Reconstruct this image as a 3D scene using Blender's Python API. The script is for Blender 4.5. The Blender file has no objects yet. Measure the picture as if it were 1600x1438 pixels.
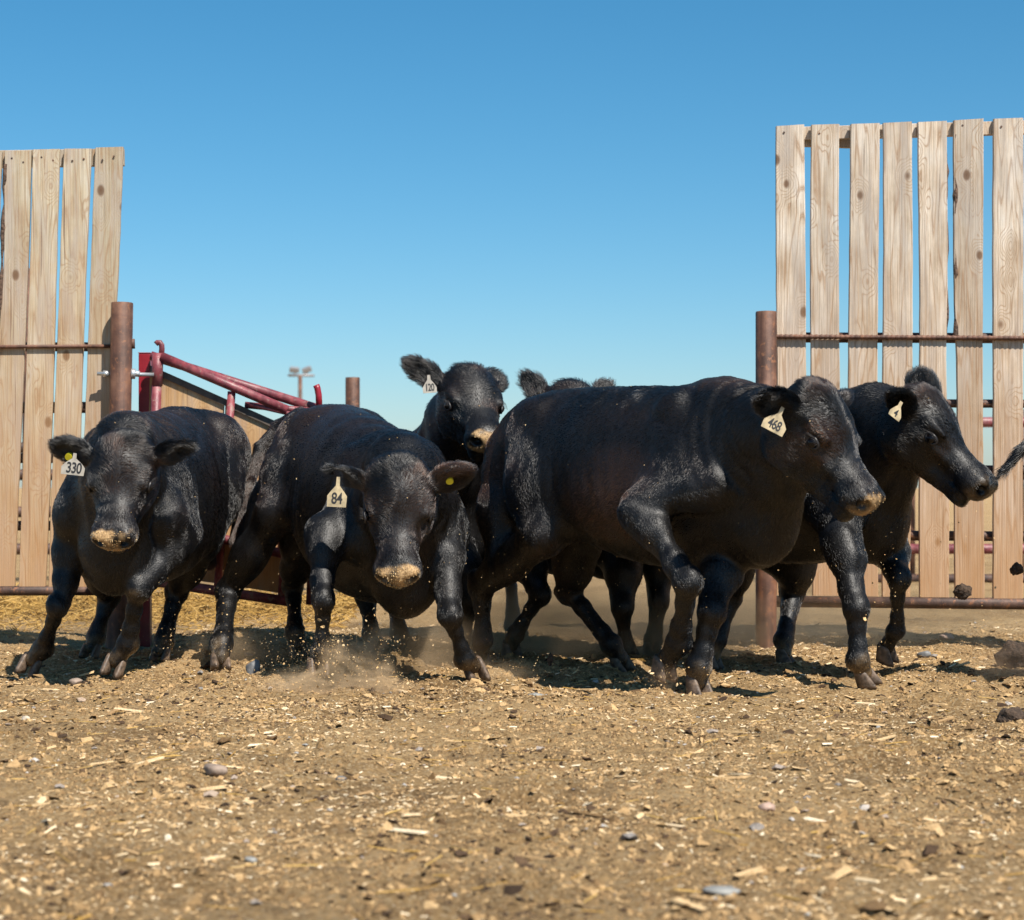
import bpy, bmesh, math, random, time
import numpy as np
from mathutils import Vector, Matrix
T0 = time.time()
random.seed(7); RNG = np.random.default_rng(11)
SC = bpy.context.scene
COL = SC.collection
QUICK = False

# ------------------------------------------------------------------ camera, sky, sun, exposure
FPX, UC, VH, CAMZ = 3040.0, 800.0, 760.0, 0.829      # focal length in photo pixels, centre column, horizon row, eye height
cam_d = bpy.data.cameras.new('camera'); cam = bpy.data.objects.new('camera', cam_d); COL.objects.link(cam)
cam.location = (0, 0, CAMZ); cam.rotation_euler = (math.radians(90), 0, 0)
cam_d.sensor_width = 36; cam_d.lens = FPX / 1600 * 36; cam_d.shift_y = (760 - 719) / 1600
cam_d.clip_start = 0.1; cam_d.clip_end = 5000
cam_d.dof.use_dof = True; cam_d.dof.focus_distance = 8.1; cam_d.dof.aperture_fstop = 4.2
SC.camera = cam
SUN = Vector((0.72, -1.0, 1.65)).normalized()
w = bpy.data.worlds.new('World'); SC.world = w; w.use_nodes = True
nt = w.node_tree; nt.nodes.clear()
sky = nt.nodes.new('ShaderNodeTexSky'); sky.sky_type = 'NISHITA'; sky.sun_disc = False
sky.sun_elevation = math.asin(SUN.z); sky.sun_rotation = math.atan2(SUN.x, SUN.y)
sky.air_density = 1.0; sky.dust_density = 1.0; sky.ozone_density = 6.0; sky.altitude = 900
hs = nt.nodes.new('ShaderNodeHueSaturation'); hs.inputs['Hue'].default_value = 0.484; hs.inputs['Saturation'].default_value = 1.24
bg = nt.nodes.new('ShaderNodeBackground'); bg.inputs['Strength'].default_value = 0.077
wo = nt.nodes.new('ShaderNodeOutputWorld')
nt.links.new(sky.outputs[0], hs.inputs['Color']); nt.links.new(hs.outputs[0], bg.inputs[0]); nt.links.new(bg.outputs[0], wo.inputs[0])
sd = bpy.data.lights.new('sun', 'SUN'); sd.energy = 4.8; sd.angle = math.radians(0.53); sd.color = (1.0, 0.94, 0.85)
sun = bpy.data.objects.new('sun', sd); COL.objects.link(sun)
sun.rotation_euler = SUN.to_track_quat('Z', 'Y').to_euler()
SC.view_settings.view_transform = 'Standard'; SC.view_settings.look = 'None'
SC.view_settings.exposure = 0.68; SC.view_settings.gamma = 1.0; SC.view_settings.use_curve_mapping = False
SC.render.engine = 'CYCLES'
SC.cycles.max_bounces = 6; SC.cycles.diffuse_bounces = 2; SC.cycles.glossy_bounces = 2; SC.cycles.transmission_bounces = 4
SC.cycles.volume_bounces = 1; SC.cycles.volume_step_rate = 2.0; SC.cycles.volume_max_steps = 64; SC.cycles.transparent_max_bounces = 6
SC.cycles.use_denoising = True
SC.cycles_curves.shape = 'RIBBONS'

def P3(u, v, Y):
    return np.array([(u - UC) * Y / FPX, Y, CAMZ - (v - VH) * Y / FPX])
def PG(u, v, z=0.0):
    Y = (CAMZ - z) * FPX / (v - VH)
    return P3(u, v, Y)
def PX(p):
    return (UC + p[0] * FPX / p[1], VH - (p[2] - CAMZ) * FPX / p[1])

# ------------------------------------------------------------------ object helpers
def link(o, parent=None):
    COL.objects.link(o)
    if parent is not None: o.parent = parent
    return o
def props(o, label=None, cat=None, group=None, kind=None):
    if label: o['label'] = label
    if cat: o['category'] = cat
    if group: o['group'] = group
    if kind: o['kind'] = kind
    return o
def empty(name, loc):
    o = bpy.data.objects.new(name, None); o.location = loc; o.empty_display_size = 0.2
    COL.objects.link(o); return o
def mesh_np(name, V, F, mat, parent=None, smooth=True, origin=None, attrs=None):
    """V (n,3) world, F (m,3|4) array"""
    V = np.asarray(V, dtype=np.float32); F = np.asarray(F, dtype=np.int32)
    me = bpy.data.meshes.new(name); k = F.shape[1]
    off = np.zeros(3, np.float32)
    if parent is not None: off = np.array(parent.location, np.float32)
    elif origin is not None: off = np.array(origin, np.float32)
    me.vertices.add(len(V)); me.vertices.foreach_set('co', (V - off).ravel())
    me.loops.add(F.size); me.loops.foreach_set('vertex_index', F.ravel())
    me.polygons.add(len(F)); me.polygons.foreach_set('loop_start', np.arange(0, F.size, k, dtype=np.int32))
    me.polygons.foreach_set('use_smooth', np.full(len(F), smooth))
    for nm, a in (attrs or {}).items():
        if a.ndim == 1:
            at = me.attributes.new(nm, 'FLOAT', 'POINT'); at.data.foreach_set('value', a.astype(np.float32))
        else:
            at = me.attributes.new(nm, 'FLOAT_COLOR', 'POINT'); at.data.foreach_set('color', a.astype(np.float32).ravel())
    me.update(calc_edges=True); me.materials.append(mat)
    o = bpy.data.objects.new(name, me)
    if parent is None: o.location = off
    return link(o, parent)
def obj_bm(name, bm, mat, parent=None, smooth=False, origin=None):
    off = Vector(parent.location) if parent is not None else Vector(origin if origin is not None else (0, 0, 0))
    bmesh.ops.translate(bm, verts=bm.verts, vec=-off)
    bmesh.ops.recalc_face_normals(bm, faces=bm.faces)
    me = bpy.data.meshes.new(name); bm.to_mesh(me); bm.free(); me.materials.append(mat)
    for p in me.polygons: p.use_smooth = smooth
    o = bpy.data.objects.new(name, me)
    if parent is None: o.location = off
    return link(o, parent)
def tube(bm, pts, r, n=12, caps=True):
    pts = [Vector(p) for p in pts]; rings = []
    rs = r if isinstance(r, (list, tuple)) else [r] * len(pts)
    prev = None
    for i, p in enumerate(pts):
        t = (pts[min(i + 1, len(pts) - 1)] - pts[max(i - 1, 0)]).normalized()
        if prev is None:
            a = t.orthogonal().normalized()
        else:
            a = (prev - t * prev.dot(t)).normalized()
        prev = a; b = t.cross(a)
        rings.append([bm.verts.new(p + (a * math.cos(2 * math.pi * k / n) + b * math.sin(2 * math.pi * k / n)) * rs[i]) for k in range(n)])
    for i in range(len(rings) - 1):
        for k in range(n):
            bm.faces.new((rings[i][k], rings[i][(k + 1) % n], rings[i + 1][(k + 1) % n], rings[i + 1][k]))
    if caps:
        bm.faces.new(rings[0][::-1]); bm.faces.new(rings[-1])
    return bm
def box(bm, c, size, rot=None, bevel=0.0):
    m = Matrix.Translation(Vector(c)) @ (rot.to_4x4() if rot is not None else Matrix.Identity(4)) @ Matrix.Diagonal((*size, 1))
    r = bmesh.ops.create_cube(bm, size=1.0, matrix=m)
    if bevel > 0:
        es = list({e for v in r['verts'] for e in v.link_edges})
        bmesh.ops.bevel(bm, geom=es, offset=bevel, segments=2, affect='EDGES', profile=0.5)
    return bm

# ------------------------------------------------------------------ numpy noise
def _hash2(i, j, s):
    n = (i.astype(np.int64) * 374761393 + j.astype(np.int64) * 668265263 + s * 974634777) & 0x7fffffff
    n = ((n ^ (n >> 13)) * 1274126177) & 0x7fffffff
    n = n ^ (n >> 16)
    return (n & 0xffff) / 65535.0
def vnoise(x, y, s=0):
    i = np.floor(x); j = np.floor(y); fx = x - i; fy = y - j
    fx = fx * fx * (3 - 2 * fx); fy = fy * fy * (3 - 2 * fy)
    a = _hash2(i, j, s); b = _hash2(i + 1, j, s); c = _hash2(i, j + 1, s); d = _hash2(i + 1, j + 1, s)
    return (a * (1 - fx) + b * fx) * (1 - fy) + (c * (1 - fx) + d * fx) * fy
def n3(P, f, s):
    """cheap smooth 3D noise about -1..1 : sum of warped sines"""
    r = np.random.default_rng(s); out = 0; P = np.asarray(P, np.float32)
    for k in range(5):
        d = r.normal(size=3); d /= np.linalg.norm(d); ph = r.uniform(0, 6.28)
        d2 = r.normal(size=3); d2 /= np.linalg.norm(d2)
        out = out + np.sin(P @ (d * f * r.uniform(0.7, 1.5)).astype(np.float32) + np.float32(ph) + np.float32(1.3) * np.sin(P @ (d2 * f * 0.6).astype(np.float32) + np.float32(ph * 2)))
    return out / 3.0

# ------------------------------------------------------------------ material helpers
def mat(name):
    m = bpy.data.materials.new(name); m.use_nodes = True
    n = m.node_tree.nodes; b = n['Principled BSDF']
    return m, m.node_tree, b
def N(t, typ, **kw):
    n = t.nodes.new(typ)
    for k, v in kw.items():
        if k in n.inputs: n.inputs[k].default_value = v
        else: setattr(n, k, v)
    return n
def ramp(t, stops):
    r = t.nodes.new('ShaderNodeValToRGB'); e = r.color_ramp.elements
    while len(e) < len(stops): e.new(0.5)
    for i, (p, c) in enumerate(stops):
        e[i].position = p; e[i].color = (*c, 1) if len(c) == 3 else c
    return r
def mixc(t, fac, a, b, mode='MIX'):
    m = t.nodes.new('ShaderNodeMix'); m.data_type = 'RGBA'; m.blend_type = mode
    for s, v in ((0, fac), (6, a), (7, b)):
        if hasattr(v, 'is_linked') or isinstance(v, bpy.types.NodeSocket): t.links.new(v, m.inputs[s])
        else: m.inputs[s].default_value = v if s == 0 else (*v, 1)
    return m.outputs[2]
def bump(t, b, h, dist, strength=1.0):
    n = N(t, 'ShaderNodeBump', Distance=dist, Strength=strength)
    t.links.new(h, n.inputs['Height']); t.links.new(n.outputs[0], b.inputs['Normal'])
def simple(name, col, rough=0.6, metal=0.0, var=0.25, scale=30, bmp=0.002):
    m, t, b = mat(name)
    tc = N(t, 'ShaderNodeTexCoord'); no = N(t, 'ShaderNodeTexNoise', Scale=scale, Detail=6.0)
    t.links.new(tc.outputs['Object'], no.inputs['Vector'])
    r = ramp(t, [(0.3, tuple(c * (1 - var) for c in col)), (0.7, tuple(min(1, c * (1 + var)) for c in col))])
    t.links.new(no.outputs[0], r.inputs[0]); t.links.new(r.outputs[0], b.inputs['Base Color'])
    b.inputs['Roughness'].default_value = rough; b.inputs['Metallic'].default_value = metal
    if bmp: bump(t, b, no.outputs[0], bmp)
    return m

def wood_mat(name, tones, grain_dark):
    """sawn softwood board: growth-ring cathedral grain, knots, saw marks, weather stains; object Z runs along the board"""
    m, t, b = mat(name)
    tc = N(t, 'ShaderNodeTexCoord'); oi = N(t, 'ShaderNodeObjectInfo')
    rv = N(t, 'ShaderNodeVectorMath', operation='SCALE'); rv.inputs[0].default_value = (13.7, 31.1, 57.3)
    t.links.new(oi.outputs['Random'], rv.inputs['Scale'])
    ad = N(t, 'ShaderNodeVectorMath', operation='ADD')
    t.links.new(tc.outputs['Object'], ad.inputs[0]); t.links.new(rv.outputs[0], ad.inputs[1])
    # knots: sparse voronoi cells
    kmap = N(t, 'ShaderNodeMapping'); kmap.inputs['Scale'].default_value = (6.0, 0.01, 3.8)
    t.links.new(ad.outputs[0], kmap.inputs['Vector'])
    vo = N(t, 'ShaderNodeTexVoronoi', Scale=1.0); vo.inputs['Randomness'].default_value = 1.0
    t.links.new(kmap.outputs[0], vo.inputs['Vector'])
    kn = N(t, 'ShaderNodeMapRange'); kn.inputs['From Min'].default_value = 0.05; kn.inputs['From Max'].default_value = 0.42
    kn.inputs['To Min'].default_value = 1.0; kn.inputs['To Max'].default_value = 0.0; kn.interpolation_type = 'SMOOTHSTEP'
    t.links.new(vo.outputs['Distance'], kn.inputs['Value'])
    # grain coordinate : x stretched, slow bend along z, pushed aside round the knots
    gm = N(t, 'ShaderNodeMapping'); gm.inputs['Scale'].default_value = (1.0, 1.0, 0.055)
    t.links.new(ad.outputs[0], gm.inputs['Vector'])
    n1 = N(t, 'ShaderNodeTexNoise', Scale=9.0, Detail=2.0); t.links.new(gm.outputs[0], n1.inputs['Vector'])
    gx = N(t, 'ShaderNodeMath', operation='MULTIPLY'); gx.inputs[1].default_value = 7.0; t.links.new(n1.outputs[0], gx.inputs[0])
    ga = N(t, 'ShaderNodeMath', operation='MULTIPLY_ADD'); ga.inputs[1].default_value = 2.2
    t.links.new(kn.outputs[0], ga.inputs[0]); t.links.new(gx.outputs[0], ga.inputs[2])
    sn = N(t, 'ShaderNodeMath', operation='PINGPONG'); sn.inputs[1].default_value = 0.5
    g4 = N(t, 'ShaderNodeMath', operation='MULTIPLY'); g4.inputs[1].default_value = 2.2; t.links.new(ga.outputs[0], g4.inputs[0])
    t.links.new(g4.outputs[0], sn.inputs[0])
    lines = ramp(t, [(0.0, (0, 0, 0)), (0.35, (0.15, 0.15, 0.15)), (0.47, (1, 1, 1)), (0.5, (0.6, 0.6, 0.6))])
    s2 = N(t, 'ShaderNodeMath', operation='MULTIPLY'); s2.inputs[1].default_value = 1.0; t.links.new(sn.outputs[0], s2.inputs[0])
    t.links.new(s2.outputs[0], lines.inputs[0])
    # fine fibres
    fm = N(t, 'ShaderNodeMapping'); fm.inputs['Scale'].default_value = (170, 170, 3)
    t.links.new(ad.outputs[0], fm.inputs['Vector'])
    nf = N(t, 'ShaderNodeTexNoise', Scale=1.0, Detail=3.0); t.links.new(fm.outputs[0], nf.inputs['Vector'])
    # blotches
    bm_ = N(t, 'ShaderNodeMapping'); bm_.inputs['Scale'].default_value = (4, 4, 1.6)
    t.links.new(ad.outputs[0], bm_.inputs['Vector'])
    nb = N(t, 'ShaderNodeTexNoise', Scale=2.4, Detail=5.0); nb.inputs['Roughness'].default_value = 0.6
    t.links.new(bm_.outputs[0], nb.inputs['Vector'])
    rr = ramp(t, [(0.3, tones[0]), (0.5, tones[1]), (0.68, tones[2])]); t.links.new(nb.outputs[0], rr.inputs[0])
    # board to board difference
    hv = N(t, 'ShaderNodeHueSaturation'); vr = N(t, 'ShaderNodeMapRange'); vr.inputs['To Min'].default_value = 0.74; vr.inputs['To Max'].default_value = 1.13
    t.links.new(oi.outputs['Random'], vr.inputs['Value']); t.links.new(vr.outputs[0], hv.inputs['Value'])
    t.links.new(rr.outputs[0], hv.inputs['Color'])
    gf = N(t, 'ShaderNodeMath', operation='MULTIPLY'); gf.inputs[1].default_value = 0.72; t.links.new(lines.outputs[0], gf.inputs[0])
    c1 = mixc(t, gf.outputs[0], hv.outputs[0], grain_dark)
    fr = ramp(t, [(0.35, (0.62, 0.59, 0.55)), (0.6, (1.04, 1.03, 1.02))]); t.links.new(nf.outputs[0], fr.inputs[0])
    c2 = mixc(t, 0.65, c1, fr.outputs[0], 'MULTIPLY')
    gw = N(t, 'ShaderNodeMapping'); gw.inputs['Scale'].default_value = (9, 9, 1.1); t.links.new(ad.outputs[0], gw.inputs['Vector'])
    ng = N(t, 'ShaderNodeTexNoise', Scale=1.7, Detail=7.0); ng.inputs['Roughness'].default_value = 0.68; t.links.new(gw.outputs[0], ng.inputs['Vector'])
    rg_ = ramp(t, [(0.46, (0, 0, 0)), (0.66, (0.8, 0.8, 0.8))]); t.links.new(ng.outputs[0], rg_.inputs[0])
    c2 = mixc(t, rg_.outputs[0], c2, (0.40, 0.345, 0.295))
    ck = N(t, 'ShaderNodeMapping'); ck.inputs['Scale'].default_value = (75, 75, 1.3); t.links.new(ad.outputs[0], ck.inputs['Vector'])
    nc = N(t, 'ShaderNodeTexNoise', Scale=1.0, Detail=2.0); t.links.new(ck.outputs[0], nc.inputs['Vector'])
    rc_ = ramp(t, [(0.67, (0, 0, 0)), (0.71, (0.8, 0.8, 0.8))]); t.links.new(nc.outputs[0], rc_.inputs[0])
    c2 = mixc(t, rc_.outputs[0], c2, (0.13, 0.085, 0.06))
    # knot heart
    kc = ramp(t, [(0.0, (1, 1, 1)), (0.085, (0.85, 0.85, 0.85)), (0.135, (0, 0, 0))])
    t.links.new(vo.outputs['Distance'], kc.inputs[0])
    vc = N(t, 'ShaderNodeSeparateColor'); t.links.new(vo.outputs['Color'], vc.inputs[0])
    gt = N(t, 'ShaderNodeMath', operation='GREATER_THAN'); gt.inputs[1].default_value = 0.12; t.links.new(vc.outputs[0], gt.inputs[0])
    km = N(t, 'ShaderNodeMath', operation='MULTIPLY'); t.links.new(kc.outputs[0], km.inputs[0]); t.links.new(gt.outputs[0], km.inputs[1])
    kf = N(t, 'ShaderNodeMath', operation='MULTIPLY'); kf.inputs[1].default_value = 0.95; t.links.new(km.outputs[0], kf.inputs[0])
    c3 = mixc(t, kf.outputs[0], c2, (0.12, 0.06, 0.03))
    # dust splashed on the lowest half metre (dirt on the wood itself)
    ge = N(t, 'ShaderNodeNewGeometry'); sx = N(t, 'ShaderNodeSeparateXYZ'); t.links.new(ge.outputs['Position'], sx.inputs[0])
    dz = N(t, 'ShaderNodeMapRange'); dz.inputs['From Min'].default_value = 0.3; dz.inputs['From Max'].default_value = 2.1
    dz.inputs['To Min'].default_value = 0.85; dz.inputs['To Max'].default_value = 0.0; t.links.new(sx.outputs[2], dz.inputs['Value'])
    c4 = mixc(t, dz.outputs[0], c3, mixc(t, 0.85, c3, (0.43, 0.225, 0.092), 'MIX'))
    t.links.new(c4, b.inputs['Base Color'])
    b.inputs['Roughness'].default_value = 0.75; b.inputs['Specular IOR Level'].default_value = 0.25
    # saw marks
    sm = N(t, 'ShaderNodeTexWave', Scale=34.0, Distortion=3.0); sm.bands_direction = 'Z'; sm.inputs['Detail'].default_value = 2.0
    t.links.new(ad.outputs[0], sm.inputs['Vector'])
    ha = N(t, 'ShaderNodeMath', operation='MULTIPLY_ADD'); ha.inputs[1].default_value = 0.10
    t.links.new(nb.outputs[0], ha.inputs[0]); t.links.new(nf.outputs[0], ha.inputs[2])
    bump(t, b, ha.outputs[0], 0.003, 0.8)
    return m
WOOD_R = wood_mat('sawn_wood_pale', [(0.46, 0.355, 0.255), (0.64, 0.54, 0.425), (0.72, 0.65, 0.56)], (0.33, 0.19, 0.10))
WOOD_L = wood_mat('sawn_wood_weathered', [(0.46, 0.33, 0.21), (0.57, 0.48, 0.34), (0.62, 0.57, 0.46)], (0.33, 0.20, 0.11))
BARK = simple('bark', (0.10, 0.06, 0.04), 0.9, var=0.6, scale=60, bmp=0.01)
def rust_mat(name, a, b_, c, chip=(0.20, 0.085, 0.04)):
    m, t, b = mat(name)
    tc = N(t, 'ShaderNodeTexCoord'); n = N(t, 'ShaderNodeTexNoise', Scale=9.0, Detail=8.0); n.inputs['Roughness'].default_value = 0.65
    t.links.new(tc.outputs['Object'], n.inputs['Vector'])
    r = ramp(t, [(0.36, a), (0.5, b_), (0.64, c)]); t.links.new(n.outputs[0], r.inputs[0]); t.links.new(r.outputs[0], b.inputs['Base Color'])
    n2 = N(t, 'ShaderNodeTexNoise', Scale=180.0, Detail=3.0); t.links.new(tc.outputs['Object'], n2.inputs['Vector'])
    st = N(t, 'ShaderNodeMapping'); st.inputs['Scale'].default_value = (22, 22, 1.5); t.links.new(tc.outputs['Object'], st.inputs['Vector'])
    n3_ = N(t, 'ShaderNodeTexNoise', Scale=1.6, Detail=6.0); t.links.new(st.outputs[0], n3_.inputs['Vector'])
    r3 = ramp(t, [(0.35, (0.62, 0.6, 0.58)), (0.52, (1, 1, 1)), (0.68, (1.35, 1.25, 1.15))]); t.links.new(n3_.outputs[0], r3.inputs[0])
    cc = mixc(t, 0.85, r.outputs[0], r3.outputs[0], 'MULTIPLY')
    n4 = N(t, 'ShaderNodeTexNoise', Scale=34.0, Detail=7.0); n4.inputs['Roughness'].default_value = 0.7; t.links.new(tc.outputs['Object'], n4.inputs['Vector'])
    r4 = ramp(t, [(0.565, (0, 0, 0)), (0.62, (1, 1, 1))]); t.links.new(n4.outputs[0], r4.inputs[0])
    cc = mixc(t, r4.outputs[0], cc, chip)
    t.links.new(cc, b.inputs['Base Color'])
    b.inputs['Roughness'].default_value = 0.62; b.inputs['Metallic'].default_value = 0.15
    bump(t, b, n2.outputs[0], 0.0015, 0.8); return m
RUST = rust_mat('rusty_steel', (0.075, 0.036, 0.024), (0.125, 0.058, 0.036), (0.19, 0.095, 0.058))
RUSTD = rust_mat('dark_rusty_steel', (0.035, 0.020, 0.016), (0.065, 0.036, 0.027), (0.11, 0.062, 0.045))
RED = rust_mat('faded_red_paint', (0.13, 0.024, 0.034), (0.20, 0.044, 0.054), (0.27, 0.095, 0.10), (0.24, 0.14, 0.12))
RED.node_tree.nodes['Principled BSDF'].inputs['Metallic'].default_value = 0.0
RED.node_tree.nodes['Principled BSDF'].inputs['Roughness'].default_value = 0.45
REDB = simple('red_paint', (0.26, 0.012, 0.022), 0.4, var=0.2, scale=14)
ZINC = simple('galvanised_steel', (0.55, 0.56, 0.56), 0.38, 0.7, var=0.25, scale=25)
PLY = wood_mat('plywood', [(0.42, 0.26, 0.125), (0.55, 0.37, 0.19), (0.62, 0.44, 0.25)], (0.30, 0.17, 0.08))
TIMB = simple('dark_weathered_timber', (0.085, 0.066, 0.052), 0.85, var=0.35, scale=18, bmp=0.004)
GREYM = simple('grey_lamp_metal', (0.30, 0.30, 0.31), 0.5, 0.3, var=0.1)

# ================================================================== GROUND
_rp = np.random.default_rng(77)
PRINTS = []
for _i in range(230):
    _y = math.sqrt(_rp.uniform(4.0 ** 2, 10.8 ** 2)); PRINTS.append((_rp.uniform(-.36, .36) * _y, _y, _rp.uniform(0, 6.28), _rp.uniform(.012, .032)))
def hoofprints(x, y):
    h = np.zeros_like(x)
    for (px, py, an, dp) in PRINTS:
        m = (np.abs(x - px) < .17) & (np.abs(y - py) < .17)
        if not m.any(): continue
        dx = x[m] - px; dy = y[m] - py; c, s_ = math.cos(an), math.sin(an); u = (dx * c + dy * s_) / .065; v = (-dx * s_ + dy * c) / .050
        r = np.sqrt(u * u + v * v); h[m] += dp * (-np.exp(-r ** 4) + .55 * np.exp(-((r - 1.35) / .35) ** 2)) + .4 * dp * np.exp(-(v / .16) ** 2) * np.exp(-r ** 2)
    return h
def gheight(x, y):
    h = 0.030 * (vnoise(x * 1.3 + 5, y * 1.3, 1) - 0.5) + 0.034 * (vnoise(x * 3.7, y * 3.7 + 3, 2) - 0.5)
    h = h + 0.026 * (vnoise(x * 9, y * 9, 3) - 0.5) + 0.020 * (vnoise(x * 21, y * 21, 4) - 0.5)
    h = h + 0.013 * (vnoise(x * 40, y * 40, 5) - 0.5)
    churn = np.clip(1 - np.abs(y - 8.9) / 1.4, 0, 1)
    h = h * (0.72 + 0.75 * churn)
    far = np.clip((y - 13) / 20, 0, 1); h = h + hoofprints(x, y)
    return h * (1 - far)
def graded(lo_f, hi_f, step, far, grow):
    a = list(np.arange(lo_f, hi_f, step)); s = step; x = a[-1]
    while x < far: s *= grow; x += s; a.append(x)
    return np.array(a)
ys = graded(-1.0, 2.9, 0.25, 2.9, 1.0); ys = ys[ys < 2.9]
ys = np.concatenate([[-400, -150, -60, -25, -10, -4], ys, graded(2.9, 11.5, 0.019, 900, 1.12)])
xp = graded(0.0, 3.3, 0.021, 900, 1.15); xs = np.concatenate([-xp[:0:-1], xp])
X, Yg = np.meshgrid(xs, ys, indexing='ij')
Z = gheight(X, Yg)
nx, ny = X.shape; ii = np.arange(nx * ny).reshape(nx, ny)
F = np.stack([ii[:-1, :-1], ii[1:, :-1], ii[1:, 1:], ii[:-1, 1:]], -1).reshape(-1, 4)
def ground_mat():
    m, t, b = mat('dirt_ground')
    ge = N(t, 'ShaderNodeNewGeometry'); pos = ge.outputs['Position']
    def noise(scale, det=6.0, rough=0.6):
        n = N(t, 'ShaderNodeTexNoise', Scale=scale, Detail=det); n.inputs['Roughness'].default_value = rough
        t.links.new(pos, n.inputs['Vector']); return n.outputs[0]
    a = ramp(t, [(0.3, (0.235, 0.145, 0.066)), (0.5, (0.385, 0.25, 0.118)), (0.7, (0.49, 0.33, 0.165))])
    t.links.new(noise(1.1, 8, 0.62), a.inputs[0])
    f = ramp(t, [(0.34, (0.42, 0.38, 0.34)), (0.5, (0.95, 0.95, 0.95)), (0.64, (1.35, 1.32, 1.25))]); t.links.new(noise(58, 5, 0.7), f.inputs[0])
    c = mixc(t, 0.85, a.outputs[0], f.outputs[0], 'MULTIPLY')
    # pale splinters
    vo = N(t, 'ShaderNodeTexVoronoi', Scale=150.0); t.links.new(pos, vo.inputs['Vector'])
    sc = N(t, 'ShaderNodeSeparateColor'); t.links.new(vo.outputs['Color'], sc.inputs[0])
    g = ramp(t, [(0.80, (0, 0, 0)), (0.86, (1, 1, 1))]); t.links.new(sc.outputs[0], g.inputs[0])
    c = mixc(t, g.outputs[0], c, (0.47, 0.34, 0.19))
    # damp dung stained patches, churned band under the hooves
    d = ramp(t, [(0.54, (0, 0, 0)), (0.68, (1, 1, 1))]); t.links.new(noise(2.6, 8, 0.65), d.inputs[0])
    dm = N(t, 'ShaderNodeMath', operation='MULTIPLY'); dm.inputs[1].default_value = 0.5; t.links.new(d.outputs[0], dm.inputs[0])
    c = mixc(t, dm.outputs[0], c, (0.085, 0.055, 0.033))
    t.links.new(c, b.inputs['Base Color']); b.inputs['Roughness'].default_value = 0.95; b.inputs['Specular IOR Level'].default_value = 0.12
    bump(t, b, noise(70, 8, 0.78), 0.02, 1.0)
    return m
DIRT = ground_mat()
g = mesh_np('ground', np.stack([X, Yg, Z], -1).reshape(-1, 3), F, DIRT); props(g, kind='structure')

# ---- litter: real small pieces, random within the ground the camera and its neighbours see
def scatter_xy(n, y0, y1, spread=0.40, power=1.0):
    yy = np.sqrt(RNG.uniform(y0 ** 2, y1 ** 2, n)); xx = RNG.uniform(-spread, spread, n) * yy
    return xx, yy
def rotz_frames(n, tilt):
    a = RNG.uniform(0, 6.283, n); tx = RNG.normal(0, tilt, n); ty = RNG.normal(0, tilt, n)
    ex = np.stack([np.cos(a), np.sin(a), tx], -1); ex /= np.linalg.norm(ex, axis=1, keepdims=True)
    up = np.stack([ty, RNG.normal(0, tilt, n), np.ones(n)], -1)
    ey = np.cross(up, ex); ey /= np.linalg.norm(ey, axis=1, keepdims=True); ez = np.cross(ex, ey)
    return ex, ey, ez
def pieces(xx, yy, zz, L, W, H, tmplV, tmplF, tilt, jitter=0.25):
    n = len(xx); ex, ey, ez = rotz_frames(n, tilt)
    tv = np.asarray(tmplV, float); k = len(tv)
    tv = tv[None] * (1 + RNG.uniform(-jitter, jitter, (n, k, 1)))
    q = (tv[:, :, 0:1] * L[:, None, None]) * ex[:, None] + (tv[:, :, 1:2] * W[:, None, None]) * ey[:, None] + (tv[:, :, 2:3] * H[:, None, None]) * ez[:, None]
    V = q + np.stack([xx, yy, zz], -1)[:, None]
    Ff = np.asarray(tmplF)[None] + (np.arange(n) * k)[:, None, None]
    return V.reshape(-1, 3), Ff.reshape(-1, Ff.shape[-1])
CHIP_V = [(-.5, -.35, 0), (.45, -.5, 0), (.5, .3, 0), (-.4, .5, 0), (-.45, -.3, 1), (.4, -.4, 1), (.45, .25, 1), (-.35, .4, 1)]
TENT_V = [(-.5, -.4, 0), (.5, -.5, .2), (-.45, .1, 1), (.5, 0, .9), (-.4, .5, .1), (.45, .4, 0)]
TENT_F = [(0, 1, 3, 2), (2, 3, 5, 4)]
PYR_V = [(.5, .1, -.1), (.05, .5, -.1), (-.5, 0, -.1), (0, -.5, -.1), (.08, .05, .55)]
PYR_F = [(4, 0, 1), (4, 1, 2), (4, 2, 3), (4, 3, 0)]
CHIP_F = [(4, 5, 6, 7), (0, 1, 5, 4), (1, 2, 6, 5), (2, 3, 7, 6), (3, 0, 4, 7)]
OCT_V = [(.5, 0, 0), (0, .5, 0), (-.5, 0, 0), (0, -.5, 0), (.1, .1, .5), (.3, .34, .2), (-.32, .3, .22), (-.3, -.33, .2), (.33, -.3, .24), (0, 0, -.4)]
OCT_F = [(4, 5, 6), (4, 6, 7), (4, 7, 8), (4, 8, 5), (5, 0, 1), (5, 1, 6), (6, 1, 2), (6, 2, 7), (7, 2, 3), (7, 3, 8), (8, 3, 0), (8, 0, 5)]
def chip_mat(name, cols, rough=0.8):
    m, t, b = mat(name)
    ge = N(t, 'ShaderNodeNewGeometry'); r = ramp(t, cols); r.color_ramp.interpolation = 'LINEAR'
    t.links.new(ge.outputs['Random Per Island'], r.inputs[0])
    n = N(t, 'ShaderNodeTexNoise', Scale=190.0, Detail=3.0); t.links.new(ge.outputs['Position'], n.inputs['Vector'])
    f = ramp(t, [(0.35, (0.65, 0.62, 0.58)), (0.6, (1.08, 1.05, 1.02))]); t.links.new(n.outputs[0], f.inputs[0])
    t.links.new(mixc(t, 0.8, r.outputs[0], f.outputs[0], 'MULTIPLY'), b.inputs['Base Color'])
    b.inputs['Roughness'].default_value = rough; b.inputs['Specular IOR Level'].default_value = 0.2
    bump(t, b, n.outputs[0], 0.002, 0.6)
    return m
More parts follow.
